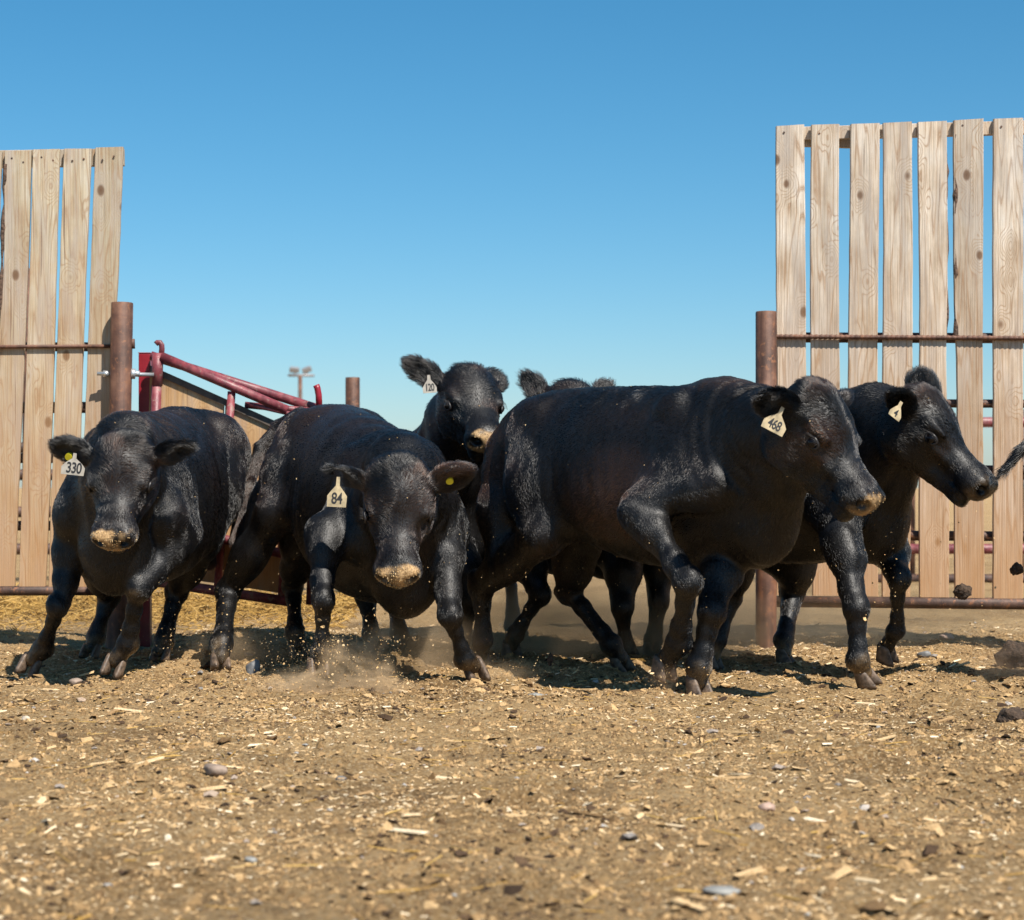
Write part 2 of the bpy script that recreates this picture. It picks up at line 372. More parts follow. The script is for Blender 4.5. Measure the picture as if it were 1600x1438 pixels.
CHIPM = chip_mat('wood_chip', [(0.0, (0.34, 0.215, 0.105)), (0.3, (0.50, 0.34, 0.17)), (0.6, (0.66, 0.48, 0.27)), (0.85, (0.78, 0.62, 0.40)), (1.0, (0.80, 0.70, 0.52))])
CRUMBM = chip_mat('soil_crumb', [(0.0, (0.12, 0.073, 0.036)), (0.25, (0.28, 0.178, 0.083)), (0.7, (0.42, 0.275, 0.132)), (1.0, (0.52, 0.355, 0.18))], 0.95)
DUNGM = chip_mat('dark_dung', [(0.0, (0.030, 0.019, 0.012)), (0.6, (0.075, 0.046, 0.027)), (1.0, (0.12, 0.075, 0.043))], 0.95)
PEBM = chip_mat('pebble_stone', [(0.0, (0.20, 0.19, 0.18)), (0.3, (0.33, 0.28, 0.24)), (0.6, (0.40, 0.30, 0.22)), (0.85, (0.45, 0.43, 0.40)), (1.0, (0.27, 0.27, 0.26))], 0.7)
STRAWM = chip_mat('straw', [(0.0, (0.26, 0.15, 0.045)), (0.5, (0.46, 0.28, 0.075)), (1.0, (0.60, 0.40, 0.14))], 0.7)
def clumpy(xx, yy, s, f=1.4, lo=0.35):
    p = vnoise(xx * f + s, yy * f - s, s) * 0.6 + vnoise(xx * f * 3.1, yy * f * 3.1, s + 1) * 0.4
    return RNG.uniform(0, 1, len(xx)) < np.clip((p - lo) * 3.2, 0.04, 1)
n = 140000; xx, yy = scatter_xy(n, 3.3, 11.5); k = clumpy(xx, yy, 21); xx, yy = xx[k], yy[k]; n = len(xx)
L = np.clip(RNG.lognormal(math.log(0.0085), 0.58, n), 0.0035, 0.055); W = L * RNG.uniform(0.14, 0.55, n); H = np.clip(L * 0.12, 0.001, 0.005)
V_, F_ = pieces(xx, yy, gheight(xx, yy) + 0.001, L, W, H, TENT_V, TENT_F, 0.24)
n = 230; xx, yy = scatter_xy(n, 3.4, 9.5); L = RNG.uniform(.04, .11, n); W = L * RNG.uniform(.10, .24, n); H = np.full(n, .005)
V2, F2 = pieces(xx, yy, gheight(xx, yy) + 0.004, L, W, H, CHIP_V, CHIP_F, 0.10)
V_, F_ = np.concatenate([V_, V2]), np.concatenate([F_, F2 + len(V_)])
o = mesh_np('wood_chips', V_, F_, CHIPM, smooth=False); props(o, kind='stuff')
n = 230000; xx, yy = scatter_xy(n, 3.3, 11.0); k = clumpy(xx, yy, 31, 2.2, 0.3); xx, yy = xx[k], yy[k]; n = len(xx)
L = np.clip(RNG.lognormal(math.log(0.0075), 0.6, n), 0.003, 0.05); W = L * RNG.uniform(0.6, 1.0, n); H = L * RNG.uniform(0.5, 0.8, n)
V_, F_ = pieces(xx, yy, gheight(xx, yy) + 0.0, L, W, H, PYR_V, PYR_F, 0.35, 0.4)
n = 5200; xx, yy = scatter_xy(n, 3.4, 10.5); k = clumpy(xx, yy, 51, 1.2, 0.4); xx, yy = xx[k], yy[k]; n = len(xx)
L = np.clip(RNG.lognormal(math.log(0.024), 0.4, n), 0.012, 0.07); V2, F2 = pieces(xx, yy, gheight(xx, yy), L, L * RNG.uniform(.6, 1, n), L * RNG.uniform(.4, .7, n), OCT_V, OCT_F, 0.3, 0.35)
V_, F_ = np.concatenate([V_, V2]), np.concatenate([F_, F2 + len(V_)])
o = mesh_np('soil_crumbs', V_, F_, CRUMBM, smooth=False); props(o, kind='stuff')
n = 46000; xx, yy = scatter_xy(n, 3.3, 11.0); k = clumpy(xx, yy, 41, 1.7, 0.45) | ((np.abs(yy - 7.8) < 1.0) & (RNG.uniform(0, 1, n) < .22)); xx, yy = xx[k], yy[k]; n = len(xx)
L = np.clip(RNG.lognormal(math.log(0.0095), 0.62, n), 0.004, 0.07); W = L * RNG.uniform(0.5, 1.0, n); H = L * RNG.uniform(0.35, 0.6, n)
V_, F_ = pieces(xx, yy, gheight(xx, yy), L, W, H, OCT_V, OCT_F, 0.3, 0.4)
o = mesh_np('dung_crumbs', V_, F_, DUNGM, smooth=False); props(o, kind='stuff')
n = 1100; xx, yy = scatter_xy(n, 3.4, 12.0)
L = np.clip(RNG.lognormal(math.log(0.014), 0.5, n), 0.006, 0.05); W = L * RNG.uniform(0.6, 0.95, n); H = L * RNG.uniform(0.4, 0.7, n)
V_, F_ = pieces(xx, yy, gheight(xx, yy) + 0.001, L, W, H, OCT_V, OCT_F, 0.2, 0.15)
o = mesh_np('pebbles', V_, F_, PEBM, smooth=False); props(o, kind='stuff')
# long straw stems, and the yellow straw bank behind the left fence and gate
n = 1100; xx, yy = scatter_xy(n, 3.4, 10.0); L = RNG.uniform(0.025, 0.10, n); W = RNG.uniform(0.0018, 0.004, n); H = W * 0.7
V_, F_ = pieces(xx, yy, gheight(xx, yy) + 0.003, L, W, H, CHIP_V, CHIP_F, 0.12)
n = 10000; xs_ = RNG.uniform(-5.0, -1.0, n); ys_ = RNG.normal(12.8, 0.75, n)
bank = 0.13 * np.exp(-((ys_ - 12.8) / 0.8) ** 2) * (0.5 + vnoise(xs_ * 4, ys_ * 4, 8))
V2, F2 = pieces(xs_, ys_, gheight(xs_, ys_) + bank * RNG.uniform(0.2, 1, n), RNG.uniform(0.04, 0.16, n), RNG.uniform(0.003, 0.007, n), np.full(n, 0.004), CHIP_V, CHIP_F, 0.35)
o = mesh_np('straw', np.concatenate([V_, V2]), np.concatenate([F_, F2 + len(V_)]), STRAWM, smooth=False); props(o, kind='stuff')

def stone(name, u, v, wpx, hpx, label, material, group, cat='stone', z=None, Y=None, seed=0, dpx=None):
    c = PG(u, v) if z is None else P3(u, v, Y)
    Yc = c[1]; W = wpx * Yc / FPX; Hh = hpx * Yc / FPX; Dp = (dpx or wpx * 0.8) * Yc / FPX
    bm = bmesh.new(); bmesh.ops.create_icosphere(bm, subdivisions=3, radius=0.5)
    r = random.Random(seed); vs = np.array([q.co for q in bm.verts])
    nn = n3(vs * 1.0, 5.0, seed + 3) * 0.16 + n3(vs, 13.0, seed + 4) * (0.06 if cat == 'stone' else 0.24)
    rr_ = np.random.default_rng(seed)
    for _k in range(9 if cat == 'stone' else 0):     # broken facets
        dd = rr_.normal(size=3); dd /= np.linalg.norm(dd); lim = rr_.uniform(.30, .42); pr = vs @ dd * (1 + nn); nn = np.where(pr > lim, (1 + nn) * lim / np.maximum(pr, 1e-6) - 1, nn)
    for q, d in zip(bm.verts, nn):
        q.co = q.co * (1 + d)
        for pl in range(3):
            pass
        q.co = Vector((q.co.x * W, q.co.y * Dp, q.co.z * Hh))
    bmesh.ops.rotate(bm, verts=bm.verts, cent=(0, 0, 0), matrix=Matrix.Rotation(r.uniform(-0.25, 0.25), 3, 'Z') @ Matrix.Rotation(r.uniform(-0.12, 0.12), 3, 'Y'))
    base = (c[0], c[1], (gheight(c[0:1], c[1:2])[0] + Hh * 0.30) if z is None else c[2])
    bmesh.ops.translate(bm, verts=bm.verts, vec=base)
    o = obj_bm(name, bm, material, None, True, origin=base); props(o, label, cat, group); return o
ST_B = simple('brown_stone', (0.25, 0.185, 0.14), 0.75, var=0.35, scale=35, bmp=0.006)
ST_G = simple('grey_stone', (0.16, 0.16, 0.16), 0.6, var=0.3, scale=30, bmp=0.005)
ST_P = simple('pinkish_stone', (0.38, 0.26, 0.20), 0.7, var=0.3, scale=35, bmp=0.005)
ST_S = simple('slate', (0.24, 0.235, 0.215), 0.55, var=0.25, scale=25, bmp=0.004)
CLOD = simple('dark_clod', (0.060, 0.038, 0.024), 0.95, var=0.6, scale=60, bmp=0.02)
SG = 'stones lying loose on the dirt'
stone('stone', 336, 1217, 44, 26, 'brown angular stone lying on the open dirt at lower left, largest of the loose stones', ST_B, SG, seed=1)
stone('stone', 1200, 1266, 30, 20, 'rounded pinkish stone on the dirt at lower right', ST_P, SG, seed=2)
stone('stone', 1131, 1392, 62, 16, 'flat grey slate lying near the bottom edge of the photo', ST_S, SG, seed=3)
stone('stone', 394, 1054, 28, 32, 'dark blue-grey stone standing beside the hind hoof of bull 84', ST_G, SG, seed=4)
stone('stone', 533, 1222, 20, 14, 'small grey stone on the dirt right of the big brown stone', ST_G, SG, seed=5)
stone('stone', 838, 1090, 26, 9, 'thin pale blue-grey slate chip below the belly of bull 468', ST_S, SG, seed=6)
stone('stone', 40, 1121, 16, 11, 'small cream stone at the left edge below the hooves of calf 330', simple('cream_stone', (0.5, 0.42, 0.32), 0.7, bmp=0.004), SG, seed=7)
stone('stone', 392, 1348, 22, 13, 'small pale stone on the lower left foreground dirt', ST_S, SG, seed=8)
stone('stone', 1478, 1000, 24, 14, 'rounded tan stone behind the right hand calf under the fence rail', ST_P, SG, seed=9)
stone('stone', 1444, 1026, 22, 15, 'dark grey stone on the ground below the right fence', ST_G, SG, seed=10)
stone('stone', 118, 1076, 24, 12, 'brown lump of stone in front of the hooves of calf 330', ST_B, SG, seed=12)
CG = 'clods of dirt thrown up by hooves'
stone('dirt_clod', 1505, 926, 24, 24, 'dark crumbling clod flying in front of the fence bottom rail', CLOD, CG, 'clod', 1, 8.3, seed=21)
stone('dirt_clod', 1588, 890, 20, 20, 'dark clod flying at the right edge in front of the last board', CLOD, CG, 'clod', 1, 8.3, seed=22)
stone('dirt_clod', 1582, 1124, 44, 34, 'large dark clod on the ground at the right edge of the photo', CLOD, CG, 'clod', seed=23)
stone('dirt_clod', 1590, 1040, 60, 44, 'dark heap of kicked dirt at the right edge below the tail', CLOD, CG, 'clod', seed=24)
stone('dirt_clod', 860, 1030, 8, 22, 'thin dark clod in the air under the belly of bull 468', CLOD, CG, 'clod', 1, 8.3, seed=25)
print('ground', round(time.time() - T0, 1))

# ================================================================== FENCES
def board(parent, u0, u1, vt, vb, Y, lean_px, material, seed, wane=0, tilt=0.0, slope=0.0):
    """one sawn board; uneven edges, slightly cupped; its object origin sits at its foot"""
    r = random.Random(seed); S = Y / FPX
    xl, xr = (u0 - UC) * S, (u1 - UC) * S; zt = CAMZ - (vt - VH) * S; zb = CAMZ - (vb - VH) * S
    nseg = 26; th = 0.024; V = []; Fc = []
    lean = lean_px * S
    for i in range(nseg + 1):
        f = i / nseg; z = zb + (zt - zb) * f; dx = lean * (1 - f)
        el = 0.0022 * math.sin(7 * f + seed) + r.uniform(-0.0012, 0.0012)
        er = 0.0025 * math.sin(5 * f + seed * 2) + r.uniform(-0.0012, 0.0012)
        wob = 0.004 * math.sin(3.1 * f + seed * 1.7)
        if wane == 1: er -= 0.012 * max(0, math.sin(9 * f + seed)) * (1 if 0.3 < f < 0.95 else 0.3)
        if wane == -1: el += 0.012 * max(0, math.sin(8 * f + seed))
        yo = 0.004 * math.sin(2.2 * f + seed)
        a = xl + dx + el + wob; b = xr + dx + er + wob; ch = 0.0025
        dzt = (r.uniform(-0.002, 0.002) + tilt * 1.0) if i == nseg else 0
        for (x, y, z_) in ((a, ch, 0), (a + ch, 0, 0), (b - ch, 0, dzt), (b, ch, dzt), (b, th, dzt), (a, th, 0)):
            V.append((x, Y + yo + y + slope * (x - xl), z + z_))
    for i in range(nseg):
        for k in range(6):
            Fc.append((i * 6 + k, i * 6 + (k + 1) % 6, (i + 1) * 6 + (k + 1) % 6, (i + 1) * 6 + k))
    bm = bmesh.new(); vs = [bm.verts.new(p) for p in V]
    for f in Fc: bm.faces.new([vs[i] for i in f])
    bm.faces.new(vs[:6][::-1]); bm.faces.new(vs[-6:])
    c = Vector(((xl + xr) / 2 + lean, Y, zb))
    bmesh.ops.translate(bm, verts=bm.verts, vec=-c); bmesh.ops.recalc_face_normals(bm, faces=bm.faces)
    me = bpy.data.meshes.new('board'); bm.to_mesh(me); bm.free(); me.materials.append(material)
    o = bpy.data.objects.new('board', me); o.location = c - Vector(parent.location); link(o, parent)
    if wane:   # strip of bark left on the sawn edge
        bm = bmesh.new(); pts = []
        for i in range(24):
            f = 0.55 + 0.42 * i / 23; z = zb + (zt - zb) * f; x = (xr if wane > 0 else xl) + lean * (1 - f) - 0.006 * wane
            pts.append((x + r.uniform(-0.003, 0.003), Y + 0.010 + 0.004 * math.sin(2.2 * f + seed), z))
        tube(bm, pts, [0.003 + 0.012 * abs(math.sin(i * 0.41 + seed)) * r.uniform(0.7, 1.2) for i in range(24)], 7)
        obj_bm('bark_strip', bm, BARK, parent, False)
    return o
def rod(parent, name, a, b, r, material, n=12, seg=1):
    bm = bmesh.new(); a, b = Vector(a), Vector(b)
    tube(bm, [a.lerp(b, i / seg) for i in range(seg + 1)], r, n)
    return obj_bm(name, bm, material, parent, True)
def rebar(parent, a, b, r):
    """ribbed rod: alternating ring radii"""
    bm = bmesh.new(); a, b = Vector(a), Vector(b); L = (b - a).length; n = int(L / 0.0085)
    tube(bm, [a.lerp(b, i / n) for i in range(n + 1)], [r * (1.0 if i % 3 else 1.28) for i in range(n + 1)], 8)
    return obj_bm('rebar_rod', bm, RUST, parent, True)
def nails(parent, pts):
    bm = bmesh.new()
    for p in pts: tube(bm, [p, Vector(p) - Vector((0, 0.003, 0))], 0.0055, 6)
    o = obj_bm('nail_heads', bm, RUSTD, parent); o['kind'] = 'stuff'

FR = empty('windbreak_fence', tuple(P3(1420, 1000, 10.0) * [1, 1, 0]))
props(FR, 'tall windbreak fence of pale sawn boards standing to the right of the opening', 'fence', 'board windbreak fences')
def YR(u): return 10.0 - 0.15 * (u - 1213) / 387
BR = [(1213, 1257, 197, 0), (1268.5, 1312, 195, 0), (1328, 1372, 194, 0), (1379, 1423, 192.5, 0), (1436, 1480, 191, 1), (1492, 1536, 188, -1), (1552, 1597, 185.5, 0), (1609, 1653, 184, 0), (1666, 1710, 183, 0), (1722, 1766, 182, 0)]
for i, (a, b, vt, wn) in enumerate(BR):
    board(FR, a, b, vt, 930 + 6 * (a - 1213) / 387, YR(a), 0.0 + (1.5 if i == 6 else 0), WOOD_R, 100 + i, wn, tilt=0.006 if i in (0, 5) else 0.002, slope=-0.118)
def hrail(parent, name, u0, u1, v0, v1, dY, r, material, Yf, **k):
    a = P3(u0, v0, Yf(u0)); b = P3(u1, v1, Yf(u1)); a[1] += dY; b[1] += dY
    return rod(parent, name, a, b, r, material, **k)
rebar(FR, P3(1212, 526.5, YR(1212)) - [0, 0.014, 0], P3(1772, 530, YR(1772)) - [0, 0.014, 0], 0.0105)
for (va, vb, r_) in ((526, 528, 0.027), (629, 631, 0.022), (733, 736, 0.026), (836, 840, 0.026)):
    hrail(FR, 'back_rail', 1198, 1772, va, vb, 0.024 + 0.006 + r_, r_, RUSTD, YR)
hrail(FR, 'bottom_rail', 1198, 1772, 940, 945.5, 0.012, 0.030, RUSTD, YR)
bm = bmesh.new()
a = P3(1216, 209, 10.03); b = P3(1772, 194, 9.81)
ang = math.atan2(b[2] - a[2], b[0] - a[0])
box(bm, (a + b) / 2 + [0, 0.022, 0.0], (b[0] - a[0], 0.038, 0.068), Matrix.Rotation(ang, 3, 'Y').inverted() @ Matrix.Rotation(-0.13, 3, 'Z'), 0.003)
obj_bm('top_batten', bm, WOOD_R, FR)
bm = bmesh.new(); box(bm, P3(1285, 222, 10.05) + [0.02, 0.015, 0.0], (0.42, 0.038, 0.05), Matrix.Rotation(0.03, 3, 'Y'), 0.003)
obj_bm('short_batten', bm, WOOD_R, FR)
rod(FR, 'support_post', (P3(1690, 500, 9.93)[0], 9.95, -0.2), (P3(1690, 500, 9.93)[0], 9.95, 1.7), 0.054, RUST, 24)
nails(FR, [P3((a + b) / 2 + s * 10, 209 - 0.03 * (a - 1213) + random.uniform(-5, 5), YR(a) - 0.0015) for (a, b, vt, wn) in BR for s in (-1, 1)])

FL = empty('windbreak_fence', tuple(P3(60, 1000, 10.0) * [1, 1, 0]))
props(FL, 'tall windbreak fence of leaning tan boards standing to the left of the opening', 'fence', 'board windbreak fences')
YL = lambda u: 10.0
BL = [(-146, -103, 243, 0), (-96, -53, 240, 0), (-45, 1.5, 238, 0), (7, 48, 236, -1), (53, 95, 234, 0), (101, 143, 232.5, 0), (148, 190, 230.5, 0)]
for i, (a, b, vt, wn) in enumerate(BL):
    board(FL, a, b, vt, 917, 10.0, -25, WOOD_L, 200 + i, wn, tilt=0.002)
rod(FL, 'steel_rod', P3(-160, 543, 9.985), P3(180, 541, 9.985), 0.0095, RUST, 10)
for (va, vb, r_) in ((541, 541, 0.024), (637, 636, 0.030), (716, 716, 0.026), (822, 822, 0.026)):
    hrail(FL, 'back_rail', -160, 184, va, vb, 0.03 + r_, r_, RUSTD, YL)
hrail(FL, 'bottom_rail', -160, 182, 924, 923, 0.012, 0.026, RUSTD, YL)
bm = bmesh.new(); a = P3(-160, 252, 10.05); b = P3(194, 246, 10.05)
box(bm, (a + b) / 2, (b[0] - a[0], 0.038, 0.088), Matrix.Rotation(-0.016, 3, 'Y'), 0.003); obj_bm('top_batten', bm, WOOD_L, FL)
rod(FL, 'support_post', (P3(-150, 500, 10)[0], 10.14, -0.2), (P3(-150, 500, 10)[0], 10.14, 1.7), 0.054, RUST, 24)
nails(FL, [P3((a + b) / 2 + s * 9, 250 + random.uniform(-6, 6), 9.9985) for (a, b, vt, wn) in BL for s in (-1, 1)])

def gate_post(u_top, v_top, u_bot, Y, r, label):
    t_ = P3(u_top, v_top, Y); b_ = np.array([(u_bot - UC) * Y / FPX, Y, -0.25])
    root = empty('gate_post', (b_[0], Y, 0)); props(root, label, 'post', 'rusty pipe posts')
    bm = bmesh.new()     # open pipe with a visible rim
    n = 28; ax = Vector(t_ - b_); L = ax.length; ax.normalize()
    prof = [(0, r), (L - 0.004, r), (L, r - 0.003), (L, r - 0.009), (L - 0.25, r - 0.009)]
    sx = ax.orthogonal().normalized(); sy = ax.cross(sx); rings = []
    for (h, rr) in prof:
        rings.append([bm.verts.new(Vector(b_) + ax * h + (sx * math.cos(6.28318 * k / n) + sy * math.sin(6.28318 * k / n)) * rr) for k in range(n)])
    for i in range(len(rings) - 1):
        for k in range(n): bm.faces.new((rings[i][k], rings[i][(k + 1) % n], rings[i + 1][(k + 1) % n], rings[i + 1][k]))
    obj_bm('pipe', bm, RUST, root, True)
    return root
PLF = gate_post(191, 473, 180, 9.93, 0.0555, 'rusty brown steel pipe post with a bolt at the end of the left fence')
PRF = gate_post(1197, 487, 1197, 9.93, 0.0535, 'rusty brown steel pipe post at the near end of the right fence')
FARP = gate_post(551, 590, 551, 15.0, 0.0555, 'rusty pipe post far behind the back of bull 84')
# hinge bolt through the left post
yb = 9.93; zb = P3(0, 585, yb)[2]
rod(PLF, 'hinge_bolt', (P3(152, 0, yb)[0], yb - 0.005, zb + 0.003), (P3(238, 0, yb)[0], yb + 0.045, zb), 0.0105, ZINC, 10)
for ua, ub, rr in ((161, 170, 0.017), (204, 211, 0.027), (211, 218, 0.016)):
    rod(PLF, 'bolt_nut', (P3(ua, 0, yb)[0], yb, zb + 0.003), (P3(ub, 0, yb)[0], yb + 0.006, zb + 0.002), rr, ZINC, 6)
rod(PLF, 'weld_lug', P3(207, 530, 9.93), P3(207.5, 545, 9.93), 0.012, RUST, 8)

# ---- red gate with a plywood sheet
GT = empty('farm_gate', (P3(245, 900, 10.0)[0], 10.0, 0))
props(GT, 'red pipe gate with a plywood sheet and sloping top, hung on the left post', 'gate')
q = lambda u, v, Y=10.0: P3(u, v, Y)
rod(GT, 'hinge_stile', q(246, 560), q(236, 915), 0.026, RED, 16)
rod(GT, 'hinge_sleeve', q(246.5, 552), q(245.3, 603), 0.029, RED, 16)
bm = bmesh.new(); pts = [q(252, 556), q(253, 545), q(252.5, 539), q(250, 535.5), q(246, 535.5), q(243.5, 538)]
tube(bm, pts, 0.0145, 12); obj_bm('hinge_hook', bm, RED, GT, True)
rod(GT, 'top_rail', q(252, 557, 9.99), q(449, 641, 9.99), 0.024, RED, 16)
rod(GT, 'brace_rail', q(236, 556, 10.09), q(500, 640, 10.09), 0.024, RED, 16)
rod(GT, 'short_rail', q(383, 633, 10.06), q(500, 644, 10.06), 0.018, RED, 12)
rod(GT, 'middle_rail', q(238, 815), q(500, 880), 0.025, RED, 16)
rod(GT, 'bottom_rail', q(236, 908), q(458, 941), 0.026, RED, 16)
rod(GT, 'upright', q(362, 612, 10.005), q(340, 920, 10.005), 0.021, RED, 14)
rod(GT, 'upright', q(459, 645, 10.005), q(440, 935, 10.005), 0.021, RED, 14)
rod(GT, 'latch_stile', q(498, 640, 10.02), q(485, 945, 10.02), 0.024, RED, 14)
bm = bmesh.new(); tube(bm, [q(499, 640, 10.02), q(498, 618, 10.02), q(496, 607, 10.02), q(494, 602, 10.02)], 0.017, 12); obj_bm('latch_hook', bm, REDB, GT, True)
rod(GT, 'latch_tie', q(390, 632, 10.0), q(459, 648, 10.0), 0.012, RED, 10)
def slab_poly(name, uv, Y, th, material, parent):
    bm = bmesh.new(); a = [bm.verts.new(P3(u, v, Y)) for u, v in uv]; b = [bm.verts.new(Vector(P3(u, v, Y)) + Vector((0, th, 0))) for u, v in uv]
    n = len(uv); bm.faces.new(a); bm.faces.new(b[::-1])
    for i in range(n): bm.faces.new((a[i], a[(i + 1) % n], b[(i + 1) % n], b[i]))
    return obj_bm(name, bm, material, parent)
slab_poly('plywood_sheet', [(234, 580), (350, 633), (340, 912), (228, 897)], 10.035, 0.018, PLY, GT)
slab_poly('plywood_sheet', [(352, 634), (470, 688), (462, 931), (342, 912)], 10.035, 0.018, PLY, GT)
slab_poly('plywood_cap', [(234, 571), (470, 676), (470, 688), (234, 581)], 10.02, 0.05, TIMB, GT)
# red square post beside the gate
RP = empty('square_post', (P3(227, 900, 10.15)[0], 10.15, 0)); props(RP, 'bright red square tube post between the rusty post and the gate', 'post')
bm = bmesh.new(); box(bm, ((227 - UC) * 10.15 / FPX, 10.15, 0.66), (0.060, 0.060, 1.72), None, 0.004); obj_bm('square_tube', bm, REDB, RP)
bm = bmesh.new(); box(bm, ((227 - UC) * 10.15 / FPX, 10.15, 1.523), (0.064, 0.064, 0.004), None, 0.001); obj_bm('end_cap', bm, REDB, RP)
# ---- distant flood light pole and far corral rails
LP_Y = 62.0
LPo = empty('flood_light_pole', (P3(469, 0, LP_Y)[0], LP_Y, 0)); props(LPo, 'distant pole with two flood lights against the sky', 'light pole')
rod(LPo, 'pole', (P3(469, 0, LP_Y)[0], LP_Y, -0.3), P3(469, 587, LP_Y), 0.065, RUST, 12)
rod(LPo, 'crossarm', P3(450, 586.5, LP_Y), P3(491, 587, LP_Y), 0.045, GREYM, 8)
for u, tl in ((460, 0.1), (479.5, -0.35)):
    bm = bmesh.new(); c = P3(u, 578, LP_Y); box(bm, c, (0.30, 0.16, 0.17), Matrix.Rotation(tl, 3, 'Y') @ Matrix.Rotation(0.35, 3, 'X'), 0.02)
    tube(bm, [c, P3(u, 586, LP_Y)], 0.03, 8)
    obj_bm('flood_lamp', bm, GREYM, LPo)
FC = empty('corral_fence', (3.6, 17.0, 0)); props(FC, 'pipe corral rails seen through the gaps of the right fence', 'fence')
for v in (660, 742, 858, 905):
    rod(FC, 'rail', P3(1190, v, 17.0), P3(1830, v, 16.6), 0.045, RED if v in (660, 858) else RUSTD, 12)
for u in (1235, 1420, 1590, 1760):
    rod(FC, 'post', P3(u, 640, 17.1) , (P3(u, 0, 17.1)[0], 17.1, -0.2), 0.055, RUST, 12)
FC2 = empty('corral_fence', (-4.4, 17.0, 0)); props(FC2, 'pipe corral rails seen through the gaps of the left fence', 'fence')
for v in (700, 742, 800, 858):
    rod(FC2, 'rail', P3(-220, v, 17.0), P3(180, v, 17.0), 0.05, RUSTD, 12)
for u in (-120, 45, 150):
    rod(FC2, 'post', P3(u, 420 if u == 45 else 660, 17.1), (P3(u, 0, 17.1)[0], 17.1, -0.2), 0.055, RUST, 12)
print('fences', round(time.time() - T0, 1))

# ================================================================== CATTLE
def nrm(a): a = np.asarray(a, float); return a / np.linalg.norm(a)
def smin(a, b, k):
    h = np.clip(0.5 + 0.5 * (b - a) / k, 0, 1)
    return b + (a - b) * h - k * h * (1 - h)
def smax(a, b, k): return -smin(-a, -b, k)
def rc(P, a, b, ra, rb):
    """tapered capsule"""
    a = np.asarray(a, np.float32); b = np.asarray(b, np.float32); ab = b - a
    t = np.clip((P - a) @ ab / max(float(ab @ ab), 1e-9), 0, 1)
    return np.linalg.norm(P - a - t[:, None] * ab, axis=1) - (ra + (rb - ra) * t)
def el(P, c, r, R=None):
    q = P - np.asarray(c, np.float32)
    if R is not None: q = q @ np.asarray(R, np.float32).T
    r = np.asarray(r, np.float32); k0 = np.linalg.norm(q / r, axis=1); k1 = np.linalg.norm(q / (r * r), axis=1)
    return k0 * (k0 - 1) / np.maximum(k1, 1e-6)
def chain(P, pts, rs, k=0.03):
    d = None
    for i in range(len(pts) - 1):
        e = rc(P, pts[i], pts[i + 1], rs[i], rs[i + 1]); d = e if d is None else smin(d, e, k)
    return d
TX = np.array([-.88, -.82, -.68, -.50, -.27, 0.0, .22, .42, .56, .68, .80])
TT = np.array([1.08, 1.155, 1.215, 1.245, 1.245, 1.235, 1.232, 1.232, 1.215, 1.16, 1.08])
TB = np.array([.98, .80, .68, .65, .575, .505, .475, .48, .53, .60, .74])
TW = np.array([.07, .15, .215, .262, .292, .325, .312, .265, .235, .19, .10])
TP = np.array([.10, .12, .16, .16, .15, .16, .18, .22, .16, .05, .0])
def _spl(x, xs, ys_):
    """monotone-ish cubic through stations"""
    i = np.clip(np.searchsorted(xs, x) - 1, 0, len(xs) - 2)
    m = np.gradient(ys_, xs); h = xs[i + 1] - xs[i]; t = np.clip((x - xs[i]) / h, 0, 1)
    return (2*t**3 - 3*t**2 + 1) * ys_[i] + (t**3 - 2*t**2 + t) * h * m[i] + (-2*t**3 + 3*t**2) * ys_[i + 1] + (t**3 - t**2) * h * m[i + 1]
def trunk(Q, fat=1.0, tuck=0.0):
    xc = np.clip(Q[:, 0], TX[0], TX[-1]); dx = Q[:, 0] - xc
    t = _spl(xc, TX, TT); b = _spl(xc, TX, TB); wd = _spl(xc, TX, TW) * fat; sl = _spl(xc, TX, TP)
    zc = (t + b) / 2; a = (t - b) / 2; zz = (Q[:, 2] - zc) / a
    wl = wd * (1 - sl * np.clip(zz, -1, 1.2) - 0.05 * np.clip(zz, -1, 1) ** 2)
    r = (np.abs(Q[:, 1] / wl) ** 2.3 + np.abs(zz) ** 2.3) ** (1 / 2.3)
    d = (r - 1) * np.minimum(a, wl)
    return np.where(np.abs(dx) > 1e-6, np.sqrt(np.maximum(d, 0) ** 2 + dx * dx), d)

class Cow: pass
def frame(yaw, pitch, roll):
    """columns: forward, left, up (yaw degrees in ground plane, pitch + = nose up, roll + = leans to its right)"""
    y, p, r = map(math.radians, (yaw, pitch, roll))
    f = np.array([math.cos(y) * math.cos(p), math.sin(y) * math.cos(p), math.sin(p)])
    l = np.array([-math.sin(y), math.cos(y), 0.0]); u = np.cross(f, l)
    l2 = l * math.cos(r) + u * math.sin(r); u2 = -l * math.sin(r) + u * math.cos(r)
    return np.stack([f, l2, u2], 1)

